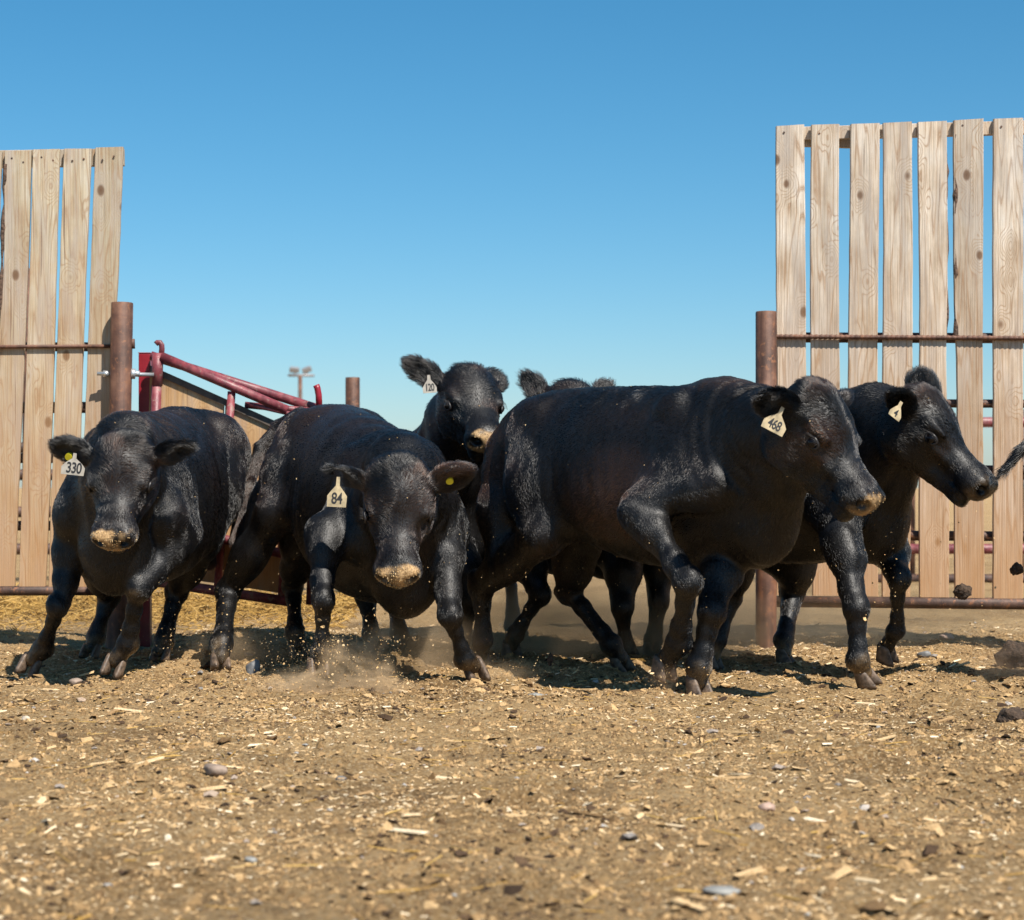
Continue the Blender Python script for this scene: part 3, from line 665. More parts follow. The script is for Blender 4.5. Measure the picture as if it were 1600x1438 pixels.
HC = .90      # lengthwise scale of the face
def head_sdf(Hq, ears, fat=1.0):
    """Hq: points in head frame (origin poll, x along the face to the muzzle, y left, z out of the forehead)"""
    Hq0 = Hq; Hq = Hq * np.array([1 / HC, 1, 1], np.float32); ay = Hq.copy(); ay[:, 1] = np.abs(ay[:, 1])
    d = el(ay, (.085, 0, -.105), (.145, .118, .115))
    d = smin(d, el(ay, (.165, 0, -.080), (.125, .128, .072)), .05)                  # forehead
    d = smin(d, el(ay, (.02, 0, -.035), (.075, .100, .06)), .05)                    # poll
    q = ay * np.array([1, .80, 1], np.float32)
    d = smin(d, rc(q, (.22, 0, -.100), (.43, 0, -.100), .076, .060), .045)          # nasal bridge
    d = smin(d, el(ay, (.450, 0, -.115), (.074, .092, .076)), .04)                  # muzzle
    d = smin(d, el(ay, (.486, .050, -.086), (.044, .038, .042)), .02)               # nostril wings
    d = smin(d, el(ay, (.50, 0, -.100), (.034, .050, .045)), .02)                   # nose pad
    d = smin(d, rc(ay, (.11, .062, -.222), (.40, .012, -.186), .052, .037), .05)    # jaw
    d = smin(d, el(ay, (.448, 0, -.196), (.052, .052, .028)), .02)                  # chin
    d = smin(d, el(ay, (.14, .070, -.165), (.115, .052, .095)), .05)                 # cheek
    d = smax(d, -el(ay, (.115, .150, -.075), (.050, .030, .035)), .03)              # temple hollow
    d = smin(d, rc(ay, (.148, .112, -.050), (.232, .106, -.050), .024, .019), .018) # brow
    d = smax(d, -el(ay, (.285, .135, -.078), (.070, .035, .035)), .03)              # hollow below the eye
    d = smin(d, rc(ay, (.235, .092, -.112), (.34, .064, -.118), .020, .012), .025)  # facial crest
    d = smax(d, -el(ay, (.210, .140, -.082), (.036, .030, .026)), .010)             # eye socket
    d = smin(d, el(ay, (.205, .108, -.086), (.027, .023, .024)), .008)
    d = smax(d, -el(ay, (.520, .064, -.090), (.036, .029, .021), [[.75, .66, 0], [-.66, .75, 0], [0, 0, 1]]), .006)   # nostrils
    g = np.exp(-((ay[:, 2] + .165 + .10 * (ay[:, 0] - .50)) / .007) ** 2) * (ay[:, 0] > .38)
    d = d + .012 * g                                                                # mouth line
    dm = d
    for E in ears:
        q = (Hq0 - E['o']) @ E['R']           # columns: along, width, normal(open side)
        L = E['L']; W = E['W']
        x = q[:, 0] / L
        bend = q[:, 2] + E.get('curl', .10) * L * np.clip(x, 0, 1.2) ** 2
        qq = np.stack([q[:, 0], q[:, 1], bend], 1)
        e = el(qq, (.55 * L, 0, 0), (.50 * L, W * .5, .025))
        cup = el(qq, (.60 * L, 0, .030), (.40 * L, W * .36, .027))
        e = smax(e, -cup, .012)
        e = smin(e, rc(qq, (-.02, 0, 0), (.22 * L, 0, -.004), .034, .026), .03)
        E['d'] = e
        d = smin(d, e, .025)
    return d, dm

def masked(P, lo, hi, fn, full):
    if full: return fn(P)
    m = ((P > lo) & (P < hi)).all(1); d = np.full(len(P), 1.0, np.float32)
    if m.any(): d[m] = fn(P[m])
    return d
def build_cow(C, h=0.009, hair=60000):
    s = C.s; B = C.B; O = C.O
    loc = lambda p: O + B @ (np.asarray(p, float) * s)           # torso-local -> world
    Hb = C.HB; hs_ = C.hs; poll = C.poll
    hl = lambda p: poll + Hb @ (np.asarray(p, float) * hs_)
    ears = []
    for sd, e in (('L', C.earL), ('R', C.earR)):
        if e is None: continue
        y = 1 if sd == 'L' else -1
        al = nrm([e['d'][0], e['d'][1] * y, e['d'][2]]); nn = np.array([e['n'][0], e['n'][1] * y, e['n'][2]], float)
        nn = nrm(nn - al * (al @ nn)); wv = np.cross(nn, al)
        ears.append(dict(o=np.array((.055, .098 * y, -.075)), R=np.stack([al, wv, nn], 1).astype(np.float32), L=e.get('L', .20), W=e.get('W', .115), curl=e.get('curl', .1), side=sd))
    C.ears = ears
    headB = [hl((.10, 0, -.10)), hl((.08, 0, -.17))]
    nk_top = loc(C.__dict__.get('nkt', (.46, 0, 1.045))); nk_mid = loc((.60, 0, .90)); nk_bot = loc((.68, 0, .70))
    segs = []      # flow directions
    def field(P, want=False):
        P = P.astype(np.float32); Q = (((P - O) @ B) / s).astype(np.float32)
        dT = trunk(Q, C.fat)
        ay = Q.copy(); ay[:, 1] = np.abs(ay[:, 1])
        dT = smin(dT, el(ay, (.41, .160, .93), (.17, .080, .25), [[.94, 0, .34], [0, 1, 0], [-.34, 0, .94]]), .035)   # shoulder blade
        dT = smin(dT, el(ay, (.68, 0, .62), (.13, .12, .15)), .09)                 # brisket
        dT = smin(dT, el(ay, (-.50, .175, 1.145), (.07, .045, .04)), .07)           # hip bones
        dT = smin(dT, el(ay, (-.83, .075, 1.06), (.05, .04, .05)), .05)            # pin bones
        dT = smin(dT, rc(ay, (-.62, .10, 1.02), (-.74, .13, .86), .14, .125), .08) # buttock
        dT = smax(dT, -el(ay, (-.36, .325, 1.04), (.10, .05, .10)), .06)           # flank hollow
        dT = dT * s
        # neck
        dN = chain(P, [nk_top, C.nkm_t, headB[0]], [.165 * s, .135 * s, .112 * hs_], .05)
        dN = smin(dN, chain(P, [nk_mid, C.nkm, headB[0]], [.20 * s, .148 * s, .105 * hs_], .05), .06)
        dN = smin(dN, chain(P, [nk_bot, C.nkm_b, headB[1]], [.15 * s, .095 * s, .075 * hs_], .05), .07)
        Hq = (((P - poll) @ Hb) / hs_).astype(np.float32)
        dH = masked(Hq, np.array((-.40, -.55, -.55), np.float32), np.array((.85, .55, .40), np.float32), lambda q: head_sdf(q, ears)[0], want) * hs_
        body = smin(smin(dT, dN, .10), dH, .045)
        if C.tail is not None:
            dTl = chain(P, C.tail, C.tailr, .02); body = smin(body, dTl, .03)
        out = body; legd = []
        for Lg in C.legs:
            dl = masked(P, Lg['lo'], Lg['hi'], Lg['f'], want); legd.append(dl)
            tk = np.clip(((P - Lg['kj']) @ Lg['ka'] + .25) / .50, 0, 1)
            out = np.minimum(out, smin(body, dl, (Lg['k'] + (.028 - Lg['k']) * tk) * s))
        if want: return out, dT, dN, dH, legd, Hq, Q
        # folds and muscle ripple
        near = np.abs(out) < .03
        return out
    def leg_fore(side, E, K, Ft, Hf):
        y = 1 if side == 'L' else -1
        bt = loc((.37, .115 * y, 1.07)); Sp = loc((.60, .185 * y, .80)); E = np.asarray(E); K = np.asarray(K); Ft = np.asarray(Ft); Hf = np.asarray(Hf)
        up = nrm(nrm(Ft - Hf) * .6 + np.array([0, 0, .4])); cor = Hf + up * .062 * s
        fw = nrm(B[:, 0]); ax = nrm(K - E); kf = nrm(fw - ax * (fw @ ax))
        m1 = E + (K - E) * .30 + kf * .012
        def f(P):
            d = chain(P, [bt, Sp, E], [.08 * s, .092 * s, .066 * s], .10)
            d = smin(d, rc(P, loc((.42, .155 * y, .88)), E, .112 * s, .052 * s), .10)      # triceps
            d = smin(d, rc(P, E - kf * .068 * s - ax * .01, E - kf * .015 * s + ax * .05, .024 * s, .050 * s), .06)
            d = smin(d, chain(P, [E, m1, E + (K - E) * .72, K], [.068 * s, .075 * s, .050 * s, .048 * s], .04), .05)
            d = smin(d, el(P, K + kf * .010 * s, np.array((.050, .052, .060)) * s), .03)
            d = smin(d, chain(P, [K, K + (Ft - K) * .35, K + (Ft - K) * .75, Ft], [.046 * s, .034 * s, .034 * s, .043 * s], .025), .02)
            d = smin(d, el(P, Ft - kf * .012 * s, np.array((.047, .047, .047)) * s), .02)
            d = smin(d, rc(P, Ft, cor, .037 * s, .039 * s), .02)
            d = smin(d, rc(P, Ft - kf * .045 * s, Ft - kf * .048 * s - up * .012, .013, .012), .012)   # dew claw
            return d
        C.legs.append(dict(f=f, k=.12, kj=E.astype(np.float32), ka=((K - E) / ((K - E) @ (K - E))).astype(np.float32), bones=[(bt, E), (E, K), (K, Ft), (Ft, Hf)])); C.hooves.append((cor, up, fw, Hf, 1.06))
        print('   fore', side, 'forearm %.2f cannon %.2f pastern %.2f' % (np.linalg.norm(K - E), np.linalg.norm(Ft - K), np.linalg.norm(Hf - Ft)))
    def leg_hind(side, St, Hk, Ft, Hf):
        y = 1 if side == 'L' else -1
        Hp = loc((-.55, .13 * y, 1.02)); bu = loc((-.76, .125 * y, .98)); St = np.asarray(St); Hk = np.asarray(Hk); Ft = np.asarray(Ft); Hf = np.asarray(Hf)
        up = nrm(nrm(Ft - Hf) * .6 + np.array([0, 0, .4])); cor = Hf + up * .062 * s
        fw = nrm(B[:, 0]); ax = nrm(Ft - Hk); bk = nrm(-fw + ax * (fw @ ax))
        gm = St + (Hk - St) * .5
        def f(P):
            d = chain(P, [Hp, (Hp + St) / 2, St], [.155 * s, .140 * s, .088 * s], .10)
            d = smin(d, chain(P, [bu, bu * .45 + gm * .55 - fw * .05, gm + (Hk - gm) * .3], [.105 * s, .098 * s, .060 * s], .08), .10)   # hamstrings
            d = smin(d, chain(P, [St, gm, Hk], [.090 * s, .074 * s, .046 * s], .05), .06)
            pt = Hk + bk * .042 * s - ax * .045 * s
            d = smin(d, rc(P, gm + bk * .03 * s, pt, .035 * s, .026 * s), .045)                    # achilles
            d = smin(d, rc(P, pt, Hk + bk * .02 * s, .028 * s, .040 * s), .03)
            d = smin(d, el(P, Hk, np.array((.050, .050, .056)) * s), .03)
            d = smin(d, chain(P, [Hk, Hk + (Ft - Hk) * .3, Hk + (Ft - Hk) * .78, Ft], [.046 * s, .037 * s, .035 * s, .043 * s], .025), .025)
            d = smin(d, el(P, Ft + bk * .012 * s, np.array((.047, .047, .047)) * s), .02)
            d = smin(d, rc(P, Ft, cor, .037 * s, .039 * s), .02)
            d = smin(d, rc(P, Ft + bk * .045 * s, Ft + bk * .048 * s - up * .012, .013, .012), .012)
            return d
        C.legs.append(dict(f=f, k=.13, kj=St.astype(np.float32), ka=((Hk - St) / ((Hk - St) @ (Hk - St))).astype(np.float32), bones=[(Hp, St), (St, Hk), (Hk, Ft), (Ft, Hf)])); C.hooves.append((cor, up, fw, Hf, 1.0))
        print('   hind', side, 'thigh %.2f gaskin %.2f cannon %.2f pastern %.2f' % (np.linalg.norm(St - Hp), np.linalg.norm(Hk - St), np.linalg.norm(Ft - Hk), np.linalg.norm(Hf - Ft)))
    C.legs = []; C.hooves = []
    for k_, a in C.legspec.items():
        (leg_fore if k_[0] == 'F' else leg_hind)(k_[1], *[np.asarray(p, float) for p in a])
    for Lg in C.legs:
        bb = np.array([p for ab in Lg['bones'] for p in ab]); Lg['lo'] = (bb.min(0) - .40).astype(np.float32); Lg['hi'] = (bb.max(0) + .40).astype(np.float32)
    # ---------- sample sparsely, extract
    keyp = [loc(p) for p in ((-.9, .35, .5), (-.9, -.35, 1.27), (.85, .3, 1.27), (.8, -.3, .45), (0, .36, .46), (0, -.36, .46), (0, .36, 1.27), (0, -.36, 1.27))]
    keyp += [hl(p) for p in ((0, .33, .05), (0, -.33, .05), (.56, .1, -.2), (.56, -.1, 0), (-.15, .3, .1), (-.15, -.3, .1))]
    for Lg in C.legs:
        for a, b in Lg['bones']: keyp += [a, b]
    if C.tail is not None: keyp += list(C.tail)
    keyp = np.array(keyp); lo = keyp.min(0) - .10; hi = keyp.max(0) + .10; lo[2] = max(lo[2], -.03)
    nb = np.ceil((hi - lo) / (8 * h)).astype(int); n = nb * 8
    bc = np.stack(np.meshgrid(*[np.arange(k) for k in nb], indexing='ij'), -1).reshape(-1, 3)
    cen = lo + (bc * 8 + 3.5) * h
    dc = field(cen)
    D = np.repeat(np.repeat(np.repeat(np.where(dc < 0, -1, 1).reshape(nb).astype(np.float32), 8, 0), 8, 1), 8, 2)
    act = bc[np.abs(dc) < 8 * h * 1.0 + .01]
    oo = np.stack(np.meshgrid(*[np.arange(8)] * 3, indexing='ij'), -1).reshape(-1, 3)
    for c0 in range(0, len(act), 700):
        a = act[c0:c0 + 700]; I = (a[:, None] * 8 + oo[None]).reshape(-1, 3)
        P = (lo + I * h).astype(np.float32); v = field(P)
        Pl = (P - O) @ B.astype(np.float32); v = v + .0055 * n3(Pl, 8.0, C.seed) + .0030 * n3(Pl * np.array((1.7, 1, .6), np.float32), 24.0, C.seed + 1)
        Ql = Pl / s; mus = np.clip((Ql[:, 0] - .22) / .12, 0, 1) * np.clip((1.05 - Ql[:, 0]) / .2, 0, 1) + np.clip((-.40 - Ql[:, 0]) / .12, 0, 1)
        up_ = np.clip((Ql[:, 2] - .30) / .2, 0, 1); gq = n3(Ql * np.array((1.5, 1, .75), np.float32), 6.5, C.seed + 2)
        v = v + .0110 * mus * up_ * np.exp(-(gq / .16) ** 2)
        rib = np.clip((Ql[:, 0] + .34) / .1, 0, 1) * np.clip((.24 - Ql[:, 0]) / .1, 0, 1) * np.clip((Ql[:, 2] - .62) / .1, 0, 1) * np.clip((1.08 - Ql[:, 2]) / .1, 0, 1)
        v = v + .0016 * rib * np.sin((Ql[:, 0] + .28 * Ql[:, 2]) * 78)
        hq_ = ((P - poll) @ Hb) / hs_; rr = np.linalg.norm(hq_ - np.array((-.02, 0, -.16)), axis=1); nf_ = np.clip((rr - .17) / .05, 0, 1) * np.clip((.48 - rr) / .1, 0, 1) * (hq_[:, 0] < .12)
        v = v + .0017 * nf_ * np.sin(rr * 115 + 2.2 * n3(P, 6.0, C.seed + 3)) * np.clip(.5 + .6 * n3(P, 5.0, C.seed + 4), 0, 1)
        D[I[:, 0], I[:, 1], I[:, 2]] = v
    V, Fq = surface_nets(D); V = lo + V * h
    for _ in range(1):      # light smoothing
        acc = np.zeros_like(V); cnt = np.zeros(len(V))
        for k in range(4):
            a = Fq[:, k]; b = Fq[:, (k + 1) % 4]
            for ax in range(3): acc[:, ax] += np.bincount(a, V[b, ax], len(V)) + np.bincount(b, V[a, ax], len(V))
            cnt += np.bincount(a, minlength=len(V)) + np.bincount(b, minlength=len(V))
        V = V * .5 + .5 * acc / np.maximum(cnt, 1)[:, None]
    # keep largest connected shell is implicit: drop far stray faces by trunk distance not needed
    _, dT, dN, dH, legd, Hq, Q = field(V, True)
    # hair flow
    wT = np.exp(-np.maximum(dT, 0) / .03); wN = np.exp(-np.maximum(dN, 0) / .03) * .9; wH = np.exp(-np.maximum(dH, 0) / .02) * 1.3
    f = wT[:, None] * (-B[:, 0] * .8 - B[:, 2] * .45) + wN[:, None] * (nrm(loc((.4, 0, .9)) - poll) * .8 - np.array([0, 0, .35]))
    fh = np.stack([np.full(len(V), -.55), Hq[:, 1] * 4.0, np.full(len(V), .1)], 1)
    fh[:, 0] = np.where(Hq[:, 0] < .17, -.6, np.where(Hq[:, 0] < .30, -.5, .5))
    f = f + wH[:, None] * (fh @ Hb.T)
    tlw = np.zeros(len(V))
    if C.tail is not None:
        for i in range(len(C.tail) - 1):
            dd = rc(V.astype(np.float32), C.tail[i], C.tail[i + 1], C.tailr[i], C.tailr[i + 1]); ww = np.exp(-np.maximum(dd, 0) / .006) * (dT > .012)
            f = f + 3 * ww[:, None] * nrm(C.tail[i + 1] - C.tail[i]); tlw = np.maximum(tlw, ww * (i + 1) / (len(C.tail) - 1))
    wl_all = np.zeros(len(V)); ear_w = np.zeros(len(V))
    for Lg, dl in zip(C.legs, legd):
        wl = np.exp(-np.maximum(dl, 0) / .02) * (dT > .02); wl_all = np.maximum(wl_all, wl)
        best = None
        for (a, b) in Lg['bones']:
            dd = rc(V.astype(np.float32), a, b, .02, .02)
            best = (dd, np.repeat(nrm(b - a)[None], len(V), 0)) if best is None else (np.minimum(best[0], dd), np.where((dd < best[0])[:, None], nrm(b - a)[None], best[1]))
        f = f + 2 * wl[:, None] * best[1]
    for E in ears:
        we = np.exp(-np.maximum(E['d'] * hs_, 0) / .004) * (((Hq - E['o']) @ E['R'])[:, 0] > .03); ear_w = np.maximum(ear_w, we)
        f = f + 3 * we[:, None] * (Hb @ E['R'][:, 0])
    # colour masks that belong to the hide: sun-bleached brown and dried mud
    r0 = n3(Q.astype(float), 7.0, C.seed + 5) * .5 + n3(Q.astype(float), 19.0, C.seed + 6) * .3
    tint = np.clip(r0 * .35 - .08, 0, 1) * .3
    tint = np.maximum(tint, np.clip((Q[:, 2] - 1.02) / .2, 0, 1) * np.clip(.10 + .45 * r0, 0, .5) * (Q[:, 0] < .75))
    for (c, rad, amt) in C.brown:
        tint = np.maximum(tint, amt * np.clip(1.15 - np.linalg.norm((Q - np.array(c)) / np.array(rad), axis=1), 0, 1) * np.clip(.8 + r0 * .6, 0, 1.3))
    tint = np.maximum(tint, wH * np.clip(n3(Hq.astype(float), 22, C.seed + 9) * .6 + .1, 0, 1) * .3 * (Hq[:, 0] < .27))
    tint = tint * (1 - ear_w); tint = np.maximum(tint, tlw * C.tailtint)
    mz = n3(V, 40.0, C.seed + 7) * .5 + n3(V, 110.0, C.seed + 8) * .35
    lowz = np.clip((.20 - V[:, 2]) / .18, 0, 1) * wl_all
    mud = np.clip(lowz * (.35 + .45 * mz) - .08, 0, .4)
    for (j, rad, amt) in C.mudspots:
        mud = np.maximum(mud, amt * np.clip(1.3 - np.linalg.norm(V - np.array(j), axis=1) / rad, 0, 1) * np.clip(.55 + mz, 0, 1))
    nose = np.clip((Hq[:, 0] / HC - .474 + .035 * mz) / .02, 0, 1) * np.exp(-np.maximum(dH, 0) / .02)
    nose = nose * np.clip((Hq[:, 2] + .150) / .012, 0, 1)
    nos = np.linalg.norm((np.stack([Hq[:, 0], np.abs(Hq[:, 1]), Hq[:, 2]], 1) - np.array((.518 * HC, .064, -.090))) / np.array((.040, .034, .027)), axis=1); nose = nose * np.clip((nos - .8) / .4, 0, 1)
    mud = np.maximum(mud, nose * C.noseamt * np.clip(.62 + 1.6 * mz, 0, 1))
    skin = np.clip((Hq[:, 0] / HC - .468) / .03, 0, 1) * np.exp(-np.maximum(dH, 0) / .01)
    root = C.root
    body = mesh_np('body', V, Fq, HIDE, root, True, None, dict(tint=tint, mud=mud, skin=skin))
    C.bodyV, C.bodyF = V, Fq
    # ---------- coat of hair
    tri = np.concatenate([Fq[:, [0, 1, 2]], Fq[:, [0, 2, 3]]])
    e1 = V[tri[:, 1]] - V[tri[:, 0]]; e2 = V[tri[:, 2]] - V[tri[:, 0]]; cr = np.cross(e1, e2); ar = np.linalg.norm(cr, axis=1)
    VN = np.zeros_like(V)
    for k in range(3):
        for ax in range(3): VN[:, ax] += np.bincount(tri[:, k], cr[:, ax], len(V))
    VN /= np.maximum(np.linalg.norm(VN, axis=1, keepdims=True), 1e-9)
    if hair:
        rg = np.random.default_rng(C.seed + 50)
        vw = (1 + 1.6 * np.exp(-np.maximum(dH, 0) / .02) + 3.2 * ear_w + .7 * wl_all + 4 * tlw) * (1 - skin)
        wt = ar * vw[tri].mean(1); cdf = np.cumsum(wt); cdf /= cdf[-1]
        ti = np.searchsorted(cdf, rg.uniform(0, 1, hair)); ti = np.minimum(ti, len(tri) - 1)
        u = rg.uniform(0, 1, hair); v = rg.uniform(0, 1, hair); sw = u + v > 1; u[sw] = 1 - u[sw]; v[sw] = 1 - v[sw]
        bw = np.stack([1 - u - v, u, v], 1)[:, :, None]; T = tri[ti]
        ip = lambda A: (A[T] * (bw if A.ndim == 2 else bw[:, :, 0])).sum(1)
        p0 = ip(V); nn = ip(VN); ff = ip(f); ew = ip(ear_w); hw_ = ip(np.exp(-np.maximum(dH, 0) / .02)); lw = ip(wl_all); tw = ip(tlw); nw = ip(wN * (dT > .03))
        nn /= np.linalg.norm(nn, axis=1, keepdims=True)
        ff = ff - nn * (ff * nn).sum(1)[:, None]; ff /= np.maximum(np.linalg.norm(ff, axis=1, keepdims=True), 1e-6)
        # patchy lie of the coat
        sd_ = np.cross(nn, ff); al = .45 * n3(p0, 7.0, C.seed + 20) + .22 * n3(p0, 28.0, C.seed + 21) + .30 * n3(p0 * np.array((1, 1, .6)), 75.0, C.seed + 23) + rg.normal(0, .13, hair)
        ff = ff * np.cos(al)[:, None] + sd_ * np.sin(al)[:, None]
        Q0 = ip(Q); topn = np.clip((nn[:, 2] - .6) / .4, 0, 1)
        ln = .017 + .006 * nw + .001 * ew + .018 * tw - .005 * lw - .004 * hw_ + .014 * hw_ * np.clip((.11 - ip(Hq)[:, 0]) / .05, 0, 1)
        ln = ln * rg.uniform(.6, 1.35, hair) * C.fur
        lift = .10 + .12 * np.clip(n3(p0, 60.0, C.seed + 24), 0, 1) + .06 * np.abs(n3(p0, 20.0, C.seed + 22)) + .06 * ew + .10 * tw + .24 * hw_ * np.clip((.11 - ip(Hq)[:, 0]) / .05, 0, 1) * (.4 + np.abs(n3(p0, 50.0, C.seed + 30))) + rg.uniform(0, .12, hair)
        ts = np.array([0, .4, .75, 1.0]); crv = np.array([0, .48, .72, .78])
        pts = p0[:, None] - nn[:, None] * .001 + ff[:, None] * (ln[:, None] * ts[None])[:, :, None] + nn[:, None] * ((ln * lift)[:, None] * crv[None])[:, :, None]
        pts[:, :, 2] = np.maximum(pts[:, :, 2], .004)
        cu = bpy.data.hair_curves.new('coat'); cu.add_curves([4] * hair)
        off = np.array(root.location)
        cu.attributes['position'].data.foreach_set('vector', (pts - off).astype(np.float32).ravel())
        ra = cu.attributes.get('radius') or cu.attributes.new('radius', 'FLOAT', 'POINT')
        rb = (np.array([1.0, .9, .6, .15])[None] * (0.00056 * rg.uniform(.7, 1.3, hair))[:, None]).astype(np.float32)
        ra.data.foreach_set('value', rb.ravel())
        for nm, A in (('tint', tint), ('mud', mud)):
            at = cu.attributes.new(nm, 'FLOAT', 'CURVE'); at.data.foreach_set('value', ip(A).astype(np.float32))
        at = cu.attributes.new('shade', 'FLOAT', 'CURVE'); at.data.foreach_set('value', np.clip(rg.uniform(0, 1, hair) * .8 + .3 * n3(p0, 45.0, C.seed + 25), 0, 1).astype(np.float32))
        cu.materials.append(HAIR)
        ho = bpy.data.objects.new('coat', cu); link(ho, root); ho['kind'] = 'stuff'
    # ---------- eyes
    for y in (1, -1):
        yy_ = np.linspace(.06, .19, 80); pe = np.stack([np.full(80, .207 * HC), yy_ * y, np.full(80, -.086)], 1).astype(np.float32)
        ys_f = yy_[np.argmax(head_sdf(pe, [])[0] > 0)]
        c = hl((.207 * HC, (ys_f - .0085) * y, -.086)); bm = bmesh.new(); bmesh.ops.create_uvsphere(bm, u_segments=20, v_segments=12, radius=.0205 * hs_)
        bmesh.ops.translate(bm, verts=bm.verts, vec=c)
        obj_bm('eye', bm, EYE, root, True)
        bm = bmesh.new()
        tube(bm, [hl((.207 * HC + .026 * math.cos(t_), (ys_f - .003 - .006 * abs(math.cos(t_))) * y, -.086 + .0165 * math.sin(t_) + (.001 if math.sin(t_) > 0 else 0))) for t_ in np.linspace(0, 6.2832, 25)], .0062, 8, False)
        obj_bm('eyelid', bm, LID, root, True)
        bm = bmesh.new(); r_ = random.Random(C.seed + y)
        for k in range(9):
            t_ = k / 8 * 2 - 1; b0 = np.array((.205 * HC + .020 * t_, (ys_f + .001) * y, -.066 - .006 * t_ * t_)); e0 = b0 + np.array((.010 * t_ - .004, .020 * y, -.004))
            tube(bm, [hl(b0), hl((b0 + e0) / 2 + np.array((0, .002 * y, .004))), hl(e0)], [.0013, .001, .0004], 4)
        ob = obj_bm('eyelashes', bm, LASH, root); ob['kind'] = 'stuff'
    # ---------- cloven hooves
    for (cor, up, fw, Hf, sc) in C.hooves:
        x_ = nrm(fw - up * (fw @ up)); y_ = np.cross(up, x_); bm = bmesh.new(); sz = s * sc
        for sgn in (1, -1):
            rings = []
            for t_, ln_, wd_, xo in ((-.004, .090, .044, .020), (.012, .088, .045, .016), (.035, .074, .043, .006), (.060, .062, .040, -.004), (.074, .050, .032, -.008)):
                ring = []
                for k in range(14):
                    a = 2 * math.pi * k / 14; cx = math.cos(a); sy = math.sin(a)
                    wy = sy * wd_ * .5 * (1 - .30 * max(0, cx) ** 2)
                    if sgn * sy < 0: wy *= .72
                    px = cx * ln_ * .5 + xo; py = wy + sgn * (.0235 + .006 * max(0, cx))
                    ring.append(bm.verts.new(Vector(Hf + (x_ * px + y_ * py + up * t_) * sz)))
                rings.append(ring)
            for i in range(len(rings) - 1):
                for k in range(14): bm.faces.new((rings[i][k], rings[i][(k + 1) % 14], rings[i + 1][(k + 1) % 14], rings[i + 1][k]))
            bm.faces.new(rings[0][::-1]); bm.faces.new(rings[-1])
        obj_bm('hoof', bm, HOOF, root, True)
    # ---------- feed crust on the muzzle: crumbs stuck to the skin
    if C.crust:
        rg = np.random.default_rng(C.seed + 70)
        m = (nose > .3) & (Hq[:, 0] > .48 * HC); idx = np.nonzero(m)[0]
        if len(idx):
            idx = rg.choice(idx, C.crust); p = V[idx] + VN[idx] * .001; L = rg.uniform(.003, .009, C.crust)
            Vc, Fc = pieces_free(p, L, rg)
            o = mesh_np('feed_crumbs', Vc, Fc, FEED, root, False); o['kind'] = 'stuff'
    rg = np.random.default_rng(C.seed + 71); k = C.flecks
    if k:
        idx = rg.choice(len(V), k, p=(lambda q: q / q.sum())(.25 + .6 * wl_all + np.exp(-np.maximum(dH, 0) / .02) * .7)); p = V[idx] + VN[idx] * .006; L = rg.uniform(.0025, .007, k)
        Vc, Fc = pieces_free(p, L, rg); o = mesh_np('chaff_flecks', Vc, Fc, FEED, root, False); o['kind'] = 'stuff'
    # ---------- ear tags
    for tg in C.tags:
        E = [e for e in ears if e['side'] == tg['side']][0]
        ep = hl(E['o'] + E['R'] @ np.array((tg.get('t', .55) * E['L'], tg.get('w', 0.0), .004)))
        if tg['kind'] == 'button':
            nv = nrm(Hb @ E['R'][:, 2]); bm = bmesh.new()
            tube(bm, [ep - nv * .012, ep + nv * .014], .0155, 20); 
            o = obj_bm('ear_button', bm, TAGY, root, False)
            bm = bmesh.new(); tube(bm, [ep + nv * .0135, ep + nv * .0175], .0065, 12); obj_bm('button_stud', bm, TAGD, o_parent(o, root), False)
            continue
        yaw = math.radians(tg['yaw']); nf = np.array((math.cos(yaw), math.sin(yaw), 0.0)); rt = np.cross(np.array((0, 0, 1.0)), nf)   # rt = reader's right
        rl = math.radians(tg.get('roll', 0)); dn = -np.array((0, 0, 1.0)) * math.cos(rl) + rt * math.sin(rl); r2 = rt * math.cos(rl) + np.array((0, 0, 1.0)) * math.sin(rl)
        tp = math.radians(tg.get('pitch', 8)); dn2 = dn * math.cos(tp) + nf * math.sin(tp); n2 = nf * math.cos(tp) - dn * math.sin(tp)
        w_ = tg.get('w_', .078); hh = tg.get('h_', .082); nk = tg.get('nk', .045); of = np.array(tg.get('off', (0, 0, 0)))
        st = ep + of + nf * .012
        prof = [(-.007, 0), (.007, 0), (.008, nk * .75), (w_ * .34, nk + .012), (w_ * .5, nk + .03), (w_ * .48, nk + hh), (-w_ * .48, nk + hh), (-w_ * .5, nk + .03), (-w_ * .34, nk + .012), (-.008, nk * .75)]
        bm = bmesh.new(); A = []; Bk = []
        for (x, yv) in prof:
            cv = .10 * yv * yv
            p = st + r2 * x + dn2 * yv; A.append(bm.verts.new(Vector(p + n2 * .0012))); Bk.append(bm.verts.new(Vector(p - n2 * .0012)))
        n_ = len(prof); bm.faces.new(A); bm.faces.new(Bk[::-1])
        for i in range(n_): bm.faces.new((A[i], A[(i + 1) % n_], Bk[(i + 1) % n_], Bk[i]))
        to = obj_bm('ear_tag', bm, tg['mat'], root, False)
        bm = bmesh.new(); tube(bm, [st + n2 * .002 + dn2 * .006, st + n2 * .008 + dn2 * .006], .009, 14); obj_bm('tag_stud', bm, tg['mat'], o_parent(to, root), False)
